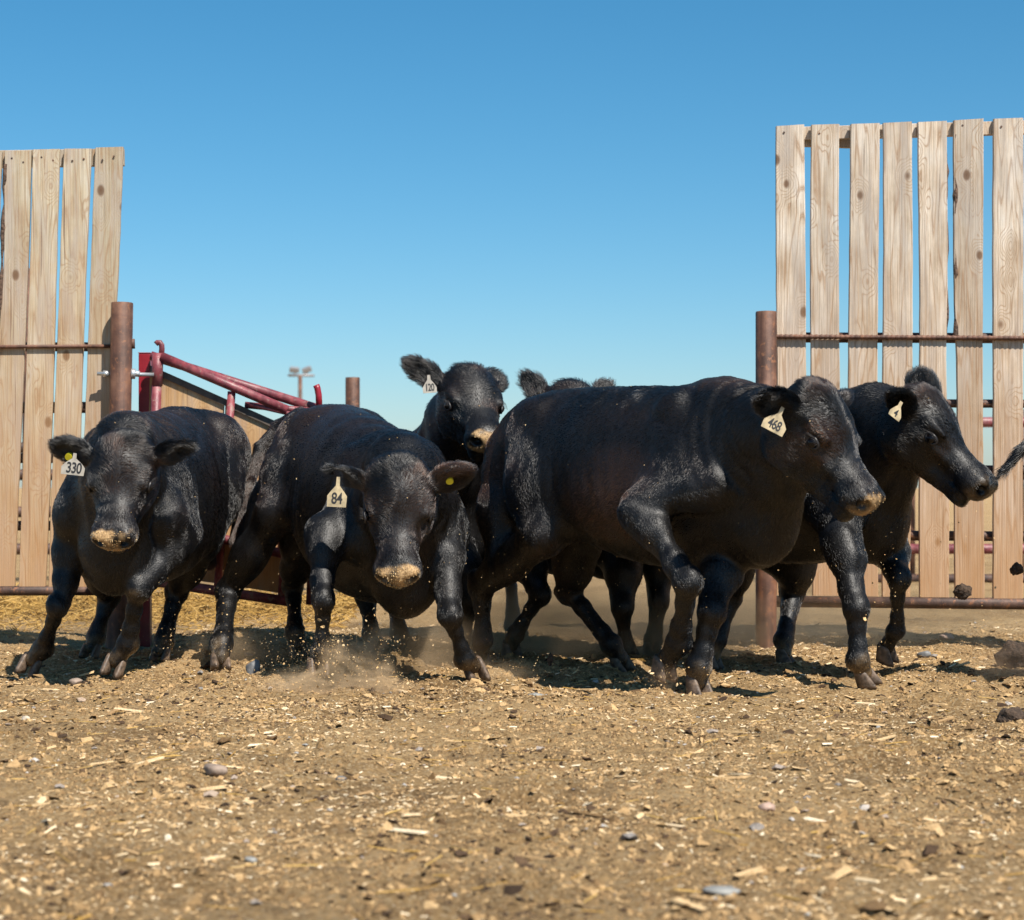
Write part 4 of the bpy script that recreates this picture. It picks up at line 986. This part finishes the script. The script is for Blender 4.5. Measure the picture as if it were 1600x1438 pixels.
        if tg.get('txt'):
            fc = bpy.data.curves.new('tag_number', 'FONT'); fc.body = tg['txt']; fc.align_x = 'CENTER'; fc.align_y = 'CENTER'; fc.size = tg.get('size', .05); fc.extrude = .0003; fc.offset = tg.get('bold', .0009)
            fc.space_character = .92; fc.materials.append(INK); fo = bpy.data.objects.new('tag_number', fc)
            c = st + dn2 * (nk + hh * tg.get('cy', .56)) + r2 * tg.get('cx', 0) + n2 * .0019
            M = Matrix(((r2[0], -dn2[0], n2[0], 0), (r2[1], -dn2[1], n2[1], 0), (r2[2], -dn2[2], n2[2], 0), (0, 0, 0, 1)))
            M = M @ Matrix.Diagonal((tg.get('sx', .85), 1.15, 1, 1)); M.translation = Vector(c) - root.location
            COL.objects.link(fo); bpy.context.view_layer.update()
            me = bpy.data.meshes.new_from_object(fo.evaluated_get(bpy.context.evaluated_depsgraph_get())); me.transform(M)
            COL.objects.unlink(fo); bpy.data.objects.remove(fo)
            no_ = bpy.data.objects.new('tag_number', me); link(no_, to)
    print(C.name, 'verts', len(V), 'poll', [round(x) for x in PX(poll)], 'nose', [round(x) for x in PX(hl((.52, 0, -.08)))], 'eyeL', [round(x) for x in PX(hl((.205, .11, -.08)))], 'eyeR', [round(x) for x in PX(hl((.205, -.11, -.08)))],
          'withers', [round(x) for x in PX(loc((.42, 0, 1.245)))], 'hiptop', [round(x) for x in PX(loc((-.5, 0, 1.245)))], 'elbowL', [round(x) for x in PX(loc((.44, .2, .68)))], 'elbowR', [round(x) for x in PX(loc((.44, -.2, .68)))],
          'stL', [round(x) for x in PX(loc((-.34, .2, .72)))], 'stR', [round(x) for x in PX(loc((-.34, -.2, .72)))], round(time.time() - T0, 1))
def o_parent(o, root):
    return o
def pieces_free(p, L, rg):
    tv = np.array(OCT_V); k = len(tv); n = len(p)
    A = rg.normal(size=(n, 3)); A /= np.linalg.norm(A, axis=1, keepdims=True); Bv = np.cross(A, rg.normal(size=(n, 3))); Bv /= np.linalg.norm(Bv, axis=1, keepdims=True); Cv = np.cross(A, Bv)
    t = tv[None] * (1 + rg.uniform(-.3, .3, (n, k, 1))) * np.array((1, .65, .4))
    V = p[:, None] + L[:, None, None] * (t[:, :, 0:1] * A[:, None] + t[:, :, 1:2] * Bv[:, None] + t[:, :, 2:3] * Cv[:, None])
    F = np.array(OCT_F)[None] + (np.arange(n) * k)[:, None, None]
    return V.reshape(-1, 3), F.reshape(-1, 3)
def surface_nets(D):
    S = D < 0
    m = np.zeros((D.shape[0] - 1, D.shape[1] - 1, D.shape[2] - 1), np.int8)
    for a in (0, 1):
        for b in (0, 1):
            for c in (0, 1): m += S[a:D.shape[0] - 1 + a, b:D.shape[1] - 1 + b, c:D.shape[2] - 1 + c]
    cell = np.nonzero((m > 0) & (m < 8)); I = np.stack(cell, 1)
    idx = np.full(m.shape, -1, np.int64); idx[cell] = np.arange(len(I))
    acc = np.zeros((len(I), 3)); cnt = np.zeros(len(I))
    cs = [(a, b, c) for a in (0, 1) for b in (0, 1) for c in (0, 1)]
    val = {c: D[I[:, 0] + c[0], I[:, 1] + c[1], I[:, 2] + c[2]] for c in cs}
    for p in cs:
        for ax in range(3):
            if p[ax] == 0:
                q = list(p); q[ax] = 1; q = tuple(q); a = val[p]; b = val[q]; x = (a < 0) != (b < 0)
                t = np.where(x, a / np.where(x, a - b, 1), 0); w_ = x.astype(float)
                pos = np.tile(np.array(p, float), (len(I), 1)); pos[:, ax] = t
                acc += pos * w_[:, None]; cnt += w_
    V = I + acc / np.maximum(cnt, 1)[:, None]
    Fs = []
    for ax in range(3):
        o1, o2 = [(1, 2), (2, 0), (0, 1)][ax]
        sl = [slice(None)] * 3; s1 = list(sl); s1[ax] = slice(0, -1); s2 = list(sl); s2[ax] = slice(1, None)
        A = S[tuple(s1)]; Bq = S[tuple(s2)]; ch = np.stack(np.nonzero(A != Bq), 1)
        ok = (ch[:, o1] > 0) & (ch[:, o2] > 0) & (ch[:, o1] < D.shape[o1] - 1) & (ch[:, o2] < D.shape[o2] - 1); ch = ch[ok]
        d1 = np.zeros(3, int); d1[o1] = 1; d2 = np.zeros(3, int); d2[o2] = 1
        g = lambda c: idx[c[:, 0], c[:, 1], c[:, 2]]
        q = np.stack([g(ch - d1 - d2), g(ch - d2), g(ch), g(ch - d1)], 1)
        ins = A[ch[:, 0], ch[:, 1], ch[:, 2]]
        q[~ins] = q[~ins][:, ::-1]; Fs.append(q)
    F = np.concatenate(Fs); F = F[(F >= 0).all(1)]
    return V, F

# ---- hide materials
def hide_mat():
    m, t, b = mat('black_hide')
    ge = N(t, 'ShaderNodeTexCoord')
    n = N(t, 'ShaderNodeTexNoise', Scale=120.0, Detail=4.0); t.links.new(ge.outputs['Object'], n.inputs['Vector'])
    at = N(t, 'ShaderNodeAttribute', attribute_name='tint'); am = N(t, 'ShaderNodeAttribute', attribute_name='mud'); ak = N(t, 'ShaderNodeAttribute', attribute_name='skin')
    c = mixc(t, at.outputs['Fac'], (0.0045, 0.0042, 0.0045), (0.040, 0.019, 0.011))
    r = ramp(t, [(0.35, (0.30, 0.185, 0.085)), (0.65, (0.52, 0.34, 0.165))]); t.links.new(n.outputs[0], r.inputs[0])
    c = mixc(t, am.outputs['Fac'], c, r.outputs[0])
    t.links.new(c, b.inputs['Base Color'])
    rg = N(t, 'ShaderNodeMapRange'); rg.inputs['To Min'].default_value = 0.47; rg.inputs['To Max'].default_value = 0.9; t.links.new(am.outputs['Fac'], rg.inputs['Value'])
    sk = N(t, 'ShaderNodeMath', operation='MULTIPLY_ADD'); sk.inputs[1].default_value = -0.18; t.links.new(ak.outputs['Fac'], sk.inputs[0]); t.links.new(rg.outputs[0], sk.inputs[2])
    t.links.new(sk.outputs[0], b.inputs['Roughness']); b.inputs['Specular IOR Level'].default_value = 0.36
    bump(t, b, n.outputs[0], 0.003, 0.6); return m
HIDE = hide_mat()
def hair_mat():
    m = bpy.data.materials.new('black_hair'); m.use_nodes = True; t = m.node_tree; t.nodes.clear()
    out = N(t, 'ShaderNodeOutputMaterial'); hb = N(t, 'ShaderNodeBsdfHairPrincipled'); hb.parametrization = 'COLOR'
    at = N(t, 'ShaderNodeAttribute', attribute_name='tint'); am = N(t, 'ShaderNodeAttribute', attribute_name='mud'); ash = N(t, 'ShaderNodeAttribute', attribute_name='shade')
    base = ramp(t, [(0.0, (0.001, 0.001, 0.001)), (0.6, (0.004, 0.0037, 0.0035)), (1.0, (0.022, 0.018, 0.015))]); t.links.new(ash.outputs['Fac'], base.inputs[0])
    c = mixc(t, at.outputs['Fac'], base.outputs[0], (0.13, 0.055, 0.030))
    c = mixc(t, am.outputs['Fac'], c, (0.40, 0.26, 0.13))
    t.links.new(c, hb.inputs['Color']); hb.inputs['Roughness'].default_value = 0.23; hb.inputs['Radial Roughness'].default_value = 0.35
    hb.inputs['Coat'].default_value = 0.0; hb.inputs['IOR'].default_value = 1.55; hb.inputs['Random Roughness'].default_value = 0.15
    t.links.new(hb.outputs[0], out.inputs[0]); return m
HAIR = hair_mat()
EYE, _t, _b = mat('eyeball'); _b.inputs['Base Color'].default_value = (0.006, 0.005, 0.006, 1); _b.inputs['Roughness'].default_value = 0.06; _b.inputs['Specular IOR Level'].default_value = 0.28
LID = simple('eyelid_skin', (0.010, 0.008, 0.008), 0.45, var=0.3, scale=60, bmp=0.002)
LASH = simple('lash', (0.035, 0.03, 0.028), 0.5, bmp=0)
HOOF = simple('hoof_horn', (0.115, 0.078, 0.052), 0.55, var=0.7, scale=45, bmp=0.004)
FEED = chip_mat('feed_meal', [(0.0, (0.45, 0.29, 0.13)), (0.5, (0.60, 0.41, 0.20)), (1.0, (0.72, 0.55, 0.32))], 0.9)
TAGC = simple('cream_tag_plastic', (0.40, 0.32, 0.19), 0.55, var=0.4, scale=30, bmp=0.001)
TAGW = simple('dirty_white_tag_plastic', (0.34, 0.31, 0.26), 0.5, var=0.2, scale=35, bmp=0.001)
TAGY = simple('yellow_tag_plastic', (0.72, 0.62, 0.03), 0.4, var=0.1, bmp=0)
TAGD = simple('dark_stud_plastic', (0.05, 0.05, 0.02), 0.5, bmp=0)
INK = simple('black_ink', (0.012, 0.012, 0.014), 0.6, var=0.2, bmp=0)

GRP = 'black cattle running through the gateway'
def cow(name, label, yaw, pitch, roll, s, ref, refp, head, legs, fat=1.0, seed=1, **k):
    """ref: torso-local point, refp: its world place. head = dict(p, yaw, pitch, roll, s)"""
    C = Cow(); C.name = label[:20]; C.s = s; C.B = frame(yaw, pitch, roll); C.fat = fat; C.seed = seed
    C.O = np.asarray(refp) - C.B @ (np.asarray(ref) * s)
    C.HB = frame(head['yaw'], head['pitch'], head.get('roll', 0)); C.hs = head['s']; C.poll = np.asarray(head['p'])
    # head frame: x along face; make z the outward normal of the forehead
    loc = lambda p: C.O + C.B @ (np.asarray(p, float) * s)
    C.nkm = (loc((.60, 0, .92)) + C.poll + C.HB @ np.array((.08, 0, -.10)) * C.hs) / 2 + np.array(k.get('nko', (0, 0, 0)))
    C.nkm_t = (loc((.50, 0, 1.10)) + C.poll + C.HB @ np.array((.03, 0, -.08)) * C.hs) / 2 + np.array(k.get('nkto', (0, 0, .02)))
    C.nkm_b = (loc((.68, 0, .70)) + C.poll + C.HB @ np.array((.10, 0, -.17)) * C.hs) / 2 + np.array(k.get('nkbo', (0, 0, -.02)))
    dfl = dict(FL=[(.44, .19, .69), (.50, .19, .37), (.48, .19, .13), (.51, .19, 0)], FR=[(.44, -.19, .69), (.50, -.19, .37), (.48, -.19, .13), (.51, -.19, 0)],
               HL=[(-.36, .20, .73), (-.66, .17, .47), (-.62, .17, .15), (-.56, .17, 0)], HR=[(-.36, -.20, .73), (-.66, -.17, .47), (-.62, -.17, .15), (-.56, -.17, 0)])
    C.legspec = {}
    for kk in ('FL', 'FR', 'HL', 'HR'):
        a = legs.get(kk)
        if a is None:
            a = [loc(p) for p in dfl[kk]]; a[3][2] = max(0.004, min(a[3][2], .03)) if a[3][2] < .06 else a[3][2]
        else:
            a = [loc(p[1:]) if isinstance(p[0], str) else np.asarray(p, float) for p in a]
        C.legspec[kk] = a
    ed = dict(d=(-.15, 1, -.05), n=(.75, 0, .45))
    C.earL = k.get('earL', ed); C.earR = k.get('earR', ed)
    C.tail = k.get('tail', [loc((-.83, 0, 1.13)), loc((-.91, 0, 1.08)), loc((-.94, 0, .90)), loc((-.93, 0, .62)), loc((-.92, 0, .45))])
    C.tailr = k.get('tailr', [.045 * s, .032 * s, .022 * s, .018 * s, .03 * s])
    C.brown = k.get('brown', []); C.mudspots = k.get('mudspots', []); C.noseamt = k.get('noseamt', .9); C.crust = k.get('crust', 120); C.flecks = k.get('flecks', 150)
    C.tailtint = k.get('tailtint', 0.0); C.tags = k.get('tags', []); C.fur = k.get('fur', 1.0)
    g_ = C.O.copy(); C.root = empty(name, (float(C.O[0]), float(C.O[1]), 0.0)); props(C.root, label, k.get('cat', 'cow'), GRP)
    build_cow(C, k.get('h', .009), int(1.7 * k.get('hair', 60000)) if HAIRON else 0)
    return C
HAIRON = True
def Lk(*pts): return [P3(*p) for p in pts]

HD = k_ = None
# --- bull 330, left
cow('bull', 'black bull at far left, ear tag 330, forelegs splayed wide in a turn', -95, -4, 0, 1.0, (.42, 0, 1.245), P3(206, 646, 8.55),
    dict(p=P3(190, 684, 8.02), yaw=-91, pitch=-57, roll=0, s=.98),
    dict(FR=Lk((120, 830, 8.50), (92, 946, 8.38), (66, 1012, 8.5), (44, 1050, 8.52)),
         FL=Lk((288, 832, 8.48), (215, 922, 8.28), (200, 1003, 8.36), (176, 1052, 8.38)),
         HR=Lk((150, 870, 9.25), (172, 930, 9.5), (150, 995, 9.42), (140, 1030, 9.36)),
         HL=Lk((312, 845, 9.15), (276, 925, 9.35), (256, 1000, 9.22), (250, 1035, 9.16))),
    seed=3, fat=.84, crust=220, noseamt=1.0, hair=105000, h=.008,
    earR=dict(d=(-.2, 1, .12), n=(.5, .1, .35), L=.21, W=.115), earL=dict(d=(-.2, 1, .05), n=(.7, 0, .1), L=.20, W=.12),
    tags=[dict(side='R', kind='tag', txt='330', mat=TAGW, yaw=-90, w_=.098, h_=.062, nk=.030, size=.054, bold=.0012, t=.50, w=0.0, roll=-6, cy=.55, cx=.004), dict(side='R', kind='button', t=.62, w=.02)],
    mudspots=[(P3(205, 940, 8.2), .05, .4)])
# --- bull 84, centre left
cow('bull', 'black bull charging head down, cream ear tag 84 and meal on its muzzle', -70, -9, 0, 1.0, (.42, 0, 1.245), P3(617, 672, 8.42),
    dict(p=P3(622, 724, 7.85), yaw=-88, pitch=-60, roll=0, s=1.04),
    dict(FR=Lk((508, 832, 8.22), (503, 938, 8.04), (501, 1015, 8.08), (495, 1058, 8.08)),
         FL=Lk((692, 835, 8.30), (703, 962, 8.05), (726, 1028, 8.12), (745, 1058, 8.2)),
         HR=Lk((432, 800, 9.02), (357, 925, 9.15), (347, 1003, 8.85), (343, 1047, 8.76)),
         HL=Lk((470, 850, 9.2), (458, 915, 9.5), (462, 985, 9.3), (466, 1025, 9.3))),
    seed=13, fat=.99, crust=420, noseamt=1.0, hair=120000, h=.008, brown=[((-.35, 0, 1.22), (.4, .35, .18), .55), ((.05, 0, 1.2), (.3, .3, .1), .35)],
    earR=dict(d=(-.22, 1, .15), n=(.7, 0, .1), L=.19, W=.11), earL=dict(d=(-.15, 1, .22), n=(.75, 0, .25), L=.19, W=.11),
    tail=[P3(470, 652, 9.62), P3(436, 668, 9.66), P3(408, 700, 9.62), P3(392, 750, 9.55), P3(378, 800, 9.48), P3(368, 842, 9.42)], tailr=[.05, .036, .030, .028, .034, .022], tailtint=.08,
    tags=[dict(side='R', kind='tag', txt='84', mat=TAGC, yaw=-92, w_=.080, h_=.075, nk=.048, size=.056, t=.72, roll=-3), dict(side='L', kind='button', t=.55)])
# --- cow 120, behind
cow('cow', 'black cow behind the two bulls raising its head high, pale ear tag 120', -52, 0, 0, .96, (.42, 0, 1.245), P3(672, 670, 9.75),
    dict(p=P3(733, 577, 9.15), yaw=-72, pitch=-36, roll=-3, s=1.02),
    dict(HL=Lk((600, 855, 9.9), (612, 930, 10.05), (624, 988, 9.95), (632, 1012, 9.9)), HR=Lk((556, 855, 9.7), (572, 932, 9.85), (580, 990, 9.75), (590, 1018, 9.7)), FL=Lk((822, 875, 9.35), (843, 930, 9.2), (806, 990, 9.25), (796, 1026, 9.3)), FR=Lk((722, 880, 9.3), (735, 940, 9.2), (722, 1000, 9.25), (718, 1030, 9.3))),
    seed=23, crust=140, h=.010, hair=50000, fat=.9,
    earR=dict(d=(-.85, .9, .15), n=(.75, .2, .4), L=.235, W=.115, curl=.02), earL=dict(d=(-.8, .5, .1), n=(.4, 0, .6), L=.17, W=.12),
    tags=[dict(side='R', kind='tag', txt='120', mat=TAGW, yaw=-85, w_=.066, h_=.055, nk=.03, size=.042, t=.45, roll=4, sx=.75, off=(0, -.07, 0))])
# --- cow hidden behind the big bull
cow('cow', 'black cow mostly hidden behind bull 468, only its pricked ears and legs in view', -62, 0, 0, .97, (.42, 0, 1.245), P3(905, 668, 9.75),
    dict(p=P3(893, 600, 9.3), yaw=-85, pitch=-40, roll=0, s=1.0),
    dict(FL=Lk((1030, 870, 9.45), (1028, 940, 9.35), (1022, 1000, 9.4), (1018, 1030, 9.36)), FR=Lk((972, 880, 9.3), (972, 950, 9.2), (978, 1010, 9.25), (985, 1038, 9.25))),
    seed=33, crust=0, noseamt=0, flecks=0, h=.012, hair=26000,
    earR=dict(d=(-1.15, .70, .1), n=(.6, .3, .6), L=.25, W=.12, curl=0), earL=dict(d=(-.95, .6, .1), n=(.4, 0, .6), L=.20, W=.10),
    tags=[dict(side='R', kind='tag', txt='', mat=TAGC, yaw=-95, w_=.07, h_=.06, nk=.05, t=.35, roll=-15)])
# --- big bull 468
cow('bull', 'largest black bull in front right of centre galloping with a raised foreleg, cream tag 468', -51, 1, 0, 1.0, (.42, 0, 1.23), P3(1112, 598, 7.95),
    dict(p=P3(1280, 606, 7.35), yaw=-38, pitch=-53, roll=0, s=1.05),
    dict(FR=Lk((998, 798, 7.74), (1074, 910, 7.55), (1062, 1002, 7.72), (1032, 1055, 7.8)),
         FL=Lk((1130, 875, 7.85), (1112, 955, 7.70), (1094, 1040, 7.70), (1088, 1086, 7.72)),
         HR=Lk((850, 835, 8.35), (752, 918, 8.72), (756, 1000, 8.75), (748, 1042, 8.8)),
         HL=Lk((905, 850, 8.75), (890, 925, 8.85), (955, 1005, 8.7), (972, 1048, 8.72))),
    seed=43, fat=1.02, crust=90, noseamt=.75, hair=140000, h=.008, nkto=(0, 0, -.05), brown=[((.15, -.3, .78), (.28, .2, .2), .8), ((-.7, -.2, .95), (.15, .2, .2), .7), ((.5, 0, 1.22), (.3, .15, .06), .9)],
    earR=dict(d=(-.25, 1, -.05), n=(.7, .2, .1), L=.19, W=.12), earL=dict(d=(-.2, 1, .1), n=(.7, 0, .2), L=.19, W=.12),
    tags=[dict(side='R', kind='tag', txt='468', mat=TAGC, yaw=-86, w_=.092, h_=.062, nk=.04, size=.046, t=.5, roll=-27, sx=.8)])
# --- right calf
cow('calf', 'slim black calf at right half hidden behind bull 468, small cream tag in its ear', -34, 1, 0, .94, (.42, 0, 1.245), P3(1282, 622, 8.55),
    dict(p=P3(1446, 612, 8.1), yaw=-30, pitch=-47, roll=0, s=1.03),
    dict(FR=Lk((1316, 845, 8.15), (1336, 950, 8.0), (1343, 1030, 7.98), (1352, 1070, 8.02)),
         FL=Lk((1385, 850, 8.5), (1403, 905, 8.3), (1402, 985, 8.4), (1380, 1030, 8.5)),
         HR=Lk((1160, 850, 8.85), (1145, 935, 8.95), (1122, 1000, 8.9), (1110, 1043, 8.9)),
         HL=Lk((1250, 850, 9.15), (1238, 925, 9.25), (1226, 1000, 9.1), (1224, 1040, 9.05))),
    seed=53, fat=.88, crust=0, noseamt=.12, hair=70000, h=.009,
    earR=dict(d=(-.3, 1, .15), n=(.7, .2, .1), L=.19, W=.115), earL=dict(d=(-.85, .30, .38), n=(.3, -1, .3), L=.20, W=.14, curl=.0),
    tags=[dict(side='R', kind='tag', txt='4', mat=TAGC, yaw=-70, w_=.060, h_=.050, nk=.03, size=.04, t=.75, roll=-34)])
# --- cow already past, outside the right edge; only its tail is in view
TAILP = [P3(1690, 640, 8.05), P3(1655, 650, 7.95), P3(1622, 675, 7.9), P3(1594, 705, 7.88), P3(1568, 736, 7.88), P3(1551, 757, 7.88)]
cow('cow', 'black cow leaving past the right edge, only the swinging tail tip in view', -25, 0, 0, 1.0, (-.83, 0, 1.13), P3(1700, 640, 8.05),
    dict(p=P3(1700, 640, 8.05) + np.array([1.75, -.75, .0]), yaw=-25, pitch=-45, roll=0, s=1.0), {}, seed=63, crust=0, noseamt=0, flecks=0, h=.014, hair=22000,
    tail=TAILP, tailr=[.045, .034, .027, .026, .020, .006])

# ================================================================== DUST AND FLYING DIRT
def dust_mat(name, col, dens, scale, seed, soft=1.0):
    m = bpy.data.materials.new(name); m.use_nodes = True; t = m.node_tree; t.nodes.clear()
    out = N(t, 'ShaderNodeOutputMaterial'); pv = N(t, 'ShaderNodeVolumePrincipled'); pv.inputs['Color'].default_value = (*col, 1); pv.inputs['Anisotropy'].default_value = 0.0
    tc = N(t, 'ShaderNodeTexCoord'); ln = N(t, 'ShaderNodeVectorMath', operation='LENGTH'); t.links.new(tc.outputs['Object'], ln.inputs[0])
    fo = N(t, 'ShaderNodeMapRange'); fo.inputs['From Min'].default_value = 0.15; fo.inputs['From Max'].default_value = 0.98; fo.inputs['To Min'].default_value = 1.0; fo.inputs['To Max'].default_value = 0.0
    fo.interpolation_type = 'SMOOTHSTEP'; t.links.new(ln.outputs['Value'], fo.inputs['Value'])
    ad = N(t, 'ShaderNodeVectorMath', operation='ADD'); ad.inputs[1].default_value = (seed * 3.1, seed * 1.7, seed * 5.3); t.links.new(tc.outputs['Object'], ad.inputs[0])
    no = N(t, 'ShaderNodeTexNoise', Scale=scale, Detail=5.0); no.inputs['Roughness'].default_value = 0.6; no.inputs['Distortion'].default_value = 0.6; t.links.new(ad.outputs[0], no.inputs['Vector'])
    nr = N(t, 'ShaderNodeMapRange'); nr.inputs['From Min'].default_value = 0.42 if soft < 1.5 else 0.3; nr.inputs['From Max'].default_value = 0.72; t.links.new(no.outputs[0], nr.inputs['Value'])
    mu = N(t, 'ShaderNodeMath', operation='MULTIPLY'); t.links.new(fo.outputs[0], mu.inputs[0]); t.links.new(nr.outputs[0], mu.inputs[1])
    m2 = N(t, 'ShaderNodeMath', operation='MULTIPLY'); m2.inputs[1].default_value = dens; t.links.new(mu.outputs[0], m2.inputs[0])
    t.links.new(m2.outputs[0], pv.inputs['Density']); t.links.new(pv.outputs[0], out.inputs['Volume']); return m
def puff(p, r, rot, m):
    bm = bmesh.new(); bmesh.ops.create_icosphere(bm, subdivisions=2, radius=1.0)
    me = bpy.data.meshes.new('dust'); bm.to_mesh(me); bm.free(); me.materials.append(m)
    o = bpy.data.objects.new('dust', me); o.location = p; o.scale = r; o.rotation_euler = rot; link(o); o['kind'] = 'stuff'
DC = (0.80, 0.60, 0.38)
puff(P3(562, 1046, 7.92), (.22, .16, .13), (0, .5, 0), dust_mat('thrown_dust', DC, 40, 3.6, 1))
puff(P3(520, 1074, 7.85), (.42, .16, .075), (0, 0, 0), dust_mat('thrown_dust', DC, 40, 3.6, 11))
puff(P3(585, 1005, 7.9), (.07, .07, .14), (0, .6, 0), dust_mat('thrown_dust', DC, 30, 2.2, 21))
puff(P3(480, 1062, 7.88), (.17, .09, .05), (0, -.5, 0), dust_mat('thrown_dust', DC, 40, 2.4, 22))
puff(P3(1100, 1000, 9.3), (.55, .3, .30), (0, 0, 0), dust_mat('drifting_dust', DC, 5.5, 1.5, 14, 2))
puff(P3(180, 985, 10.2), (.9, .4, .25), (0, 0, 0), dust_mat('drifting_dust', DC, 1.0, 1.5, 15, 2))
puff(P3(470, 1062, 8.05), (.20, .14, .07), (0, 0, 0), dust_mat('thrown_dust', DC, 10, 2.2, 2))
puff(P3(660, 1010, 8.7), (.50, .30, .20), (0, 0, 0), dust_mat('drifting_dust', DC, 4.6, 1.6, 3, 2))
puff(P3(880, 985, 9.45), (.85, .40, .33), (0, 0, 0), dust_mat('drifting_dust', DC, 6.5, 1.4, 4, 2))
puff(P3(1180, 985, 10.4), (1.9, .9, .42), (0, 0, 0), dust_mat('drifting_dust', DC, 2.2, 1.5, 5, 2))
puff(P3(400, 1015, 9.1), (.45, .30, .16), (0, 0, 0), dust_mat('drifting_dust', DC, 2.4, 1.8, 6, 2))
puff(P3(1590, 1045, 8.2), (.30, .20, .14), (0, .3, 0), dust_mat('thrown_dust', (0.5, .36, .24), 9, 2.2, 7))
puff(P3(770, 1055, 8.3), (.24, .15, .09), (0, 0, 0), dust_mat('thrown_dust', DC, 6, 2.4, 8))
puff(P3(1035, 1055, 7.75), (.10, .08, .09), (0, 0, 0), dust_mat('thrown_dust', (0.7, .48, .3), 14, 2.4, 9))
rg = np.random.default_rng(5); Ps = []; Ls = []
for (u, v, Y, su, sv, n, lm) in ((470, 1030, 8.0, 60, 30, 520, .0035), (550, 1030, 7.85, 42, 32, 1100, .0042), (520, 1070, 7.8, 75, 12, 300, .006), (790, 1050, 8.2, 60, 15, 160, .005), (1040, 1060, 7.7, 30, 14, 160, .005), (640, 1000, 8.3, 60, 40, 130, .003), (900, 960, 8.3, 90, 55, 150, .004), (250, 1000, 8.8, 25, 30, 140, .004), (340, 960, 8.8, 20, 45, 120, .0035),
                                 (1390, 940, 8.1, 25, 55, 90, .005), (1300, 900, 8.0, 90, 60, 70, .004), (1520, 950, 8.2, 60, 70, 60, .005), (700, 900, 8.2, 60, 80, 50, .003), (520, 900, 7.9, 60, 60, 30, .003)):
    for i in range(n):
        p = P3(u + rg.normal(0, su), v + rg.normal(0, sv), Y + rg.normal(0, .12))
        if p[2] > .01: Ps.append(p); Ls.append(lm * rg.lognormal(0, .5))
Vc, Fc = pieces_free(np.array(Ps), np.array(Ls), rg)
o = mesh_np('flying_chaff', Vc, Fc, FEED, None, False); o['kind'] = 'stuff'
print('done', round(time.time() - T0, 1))
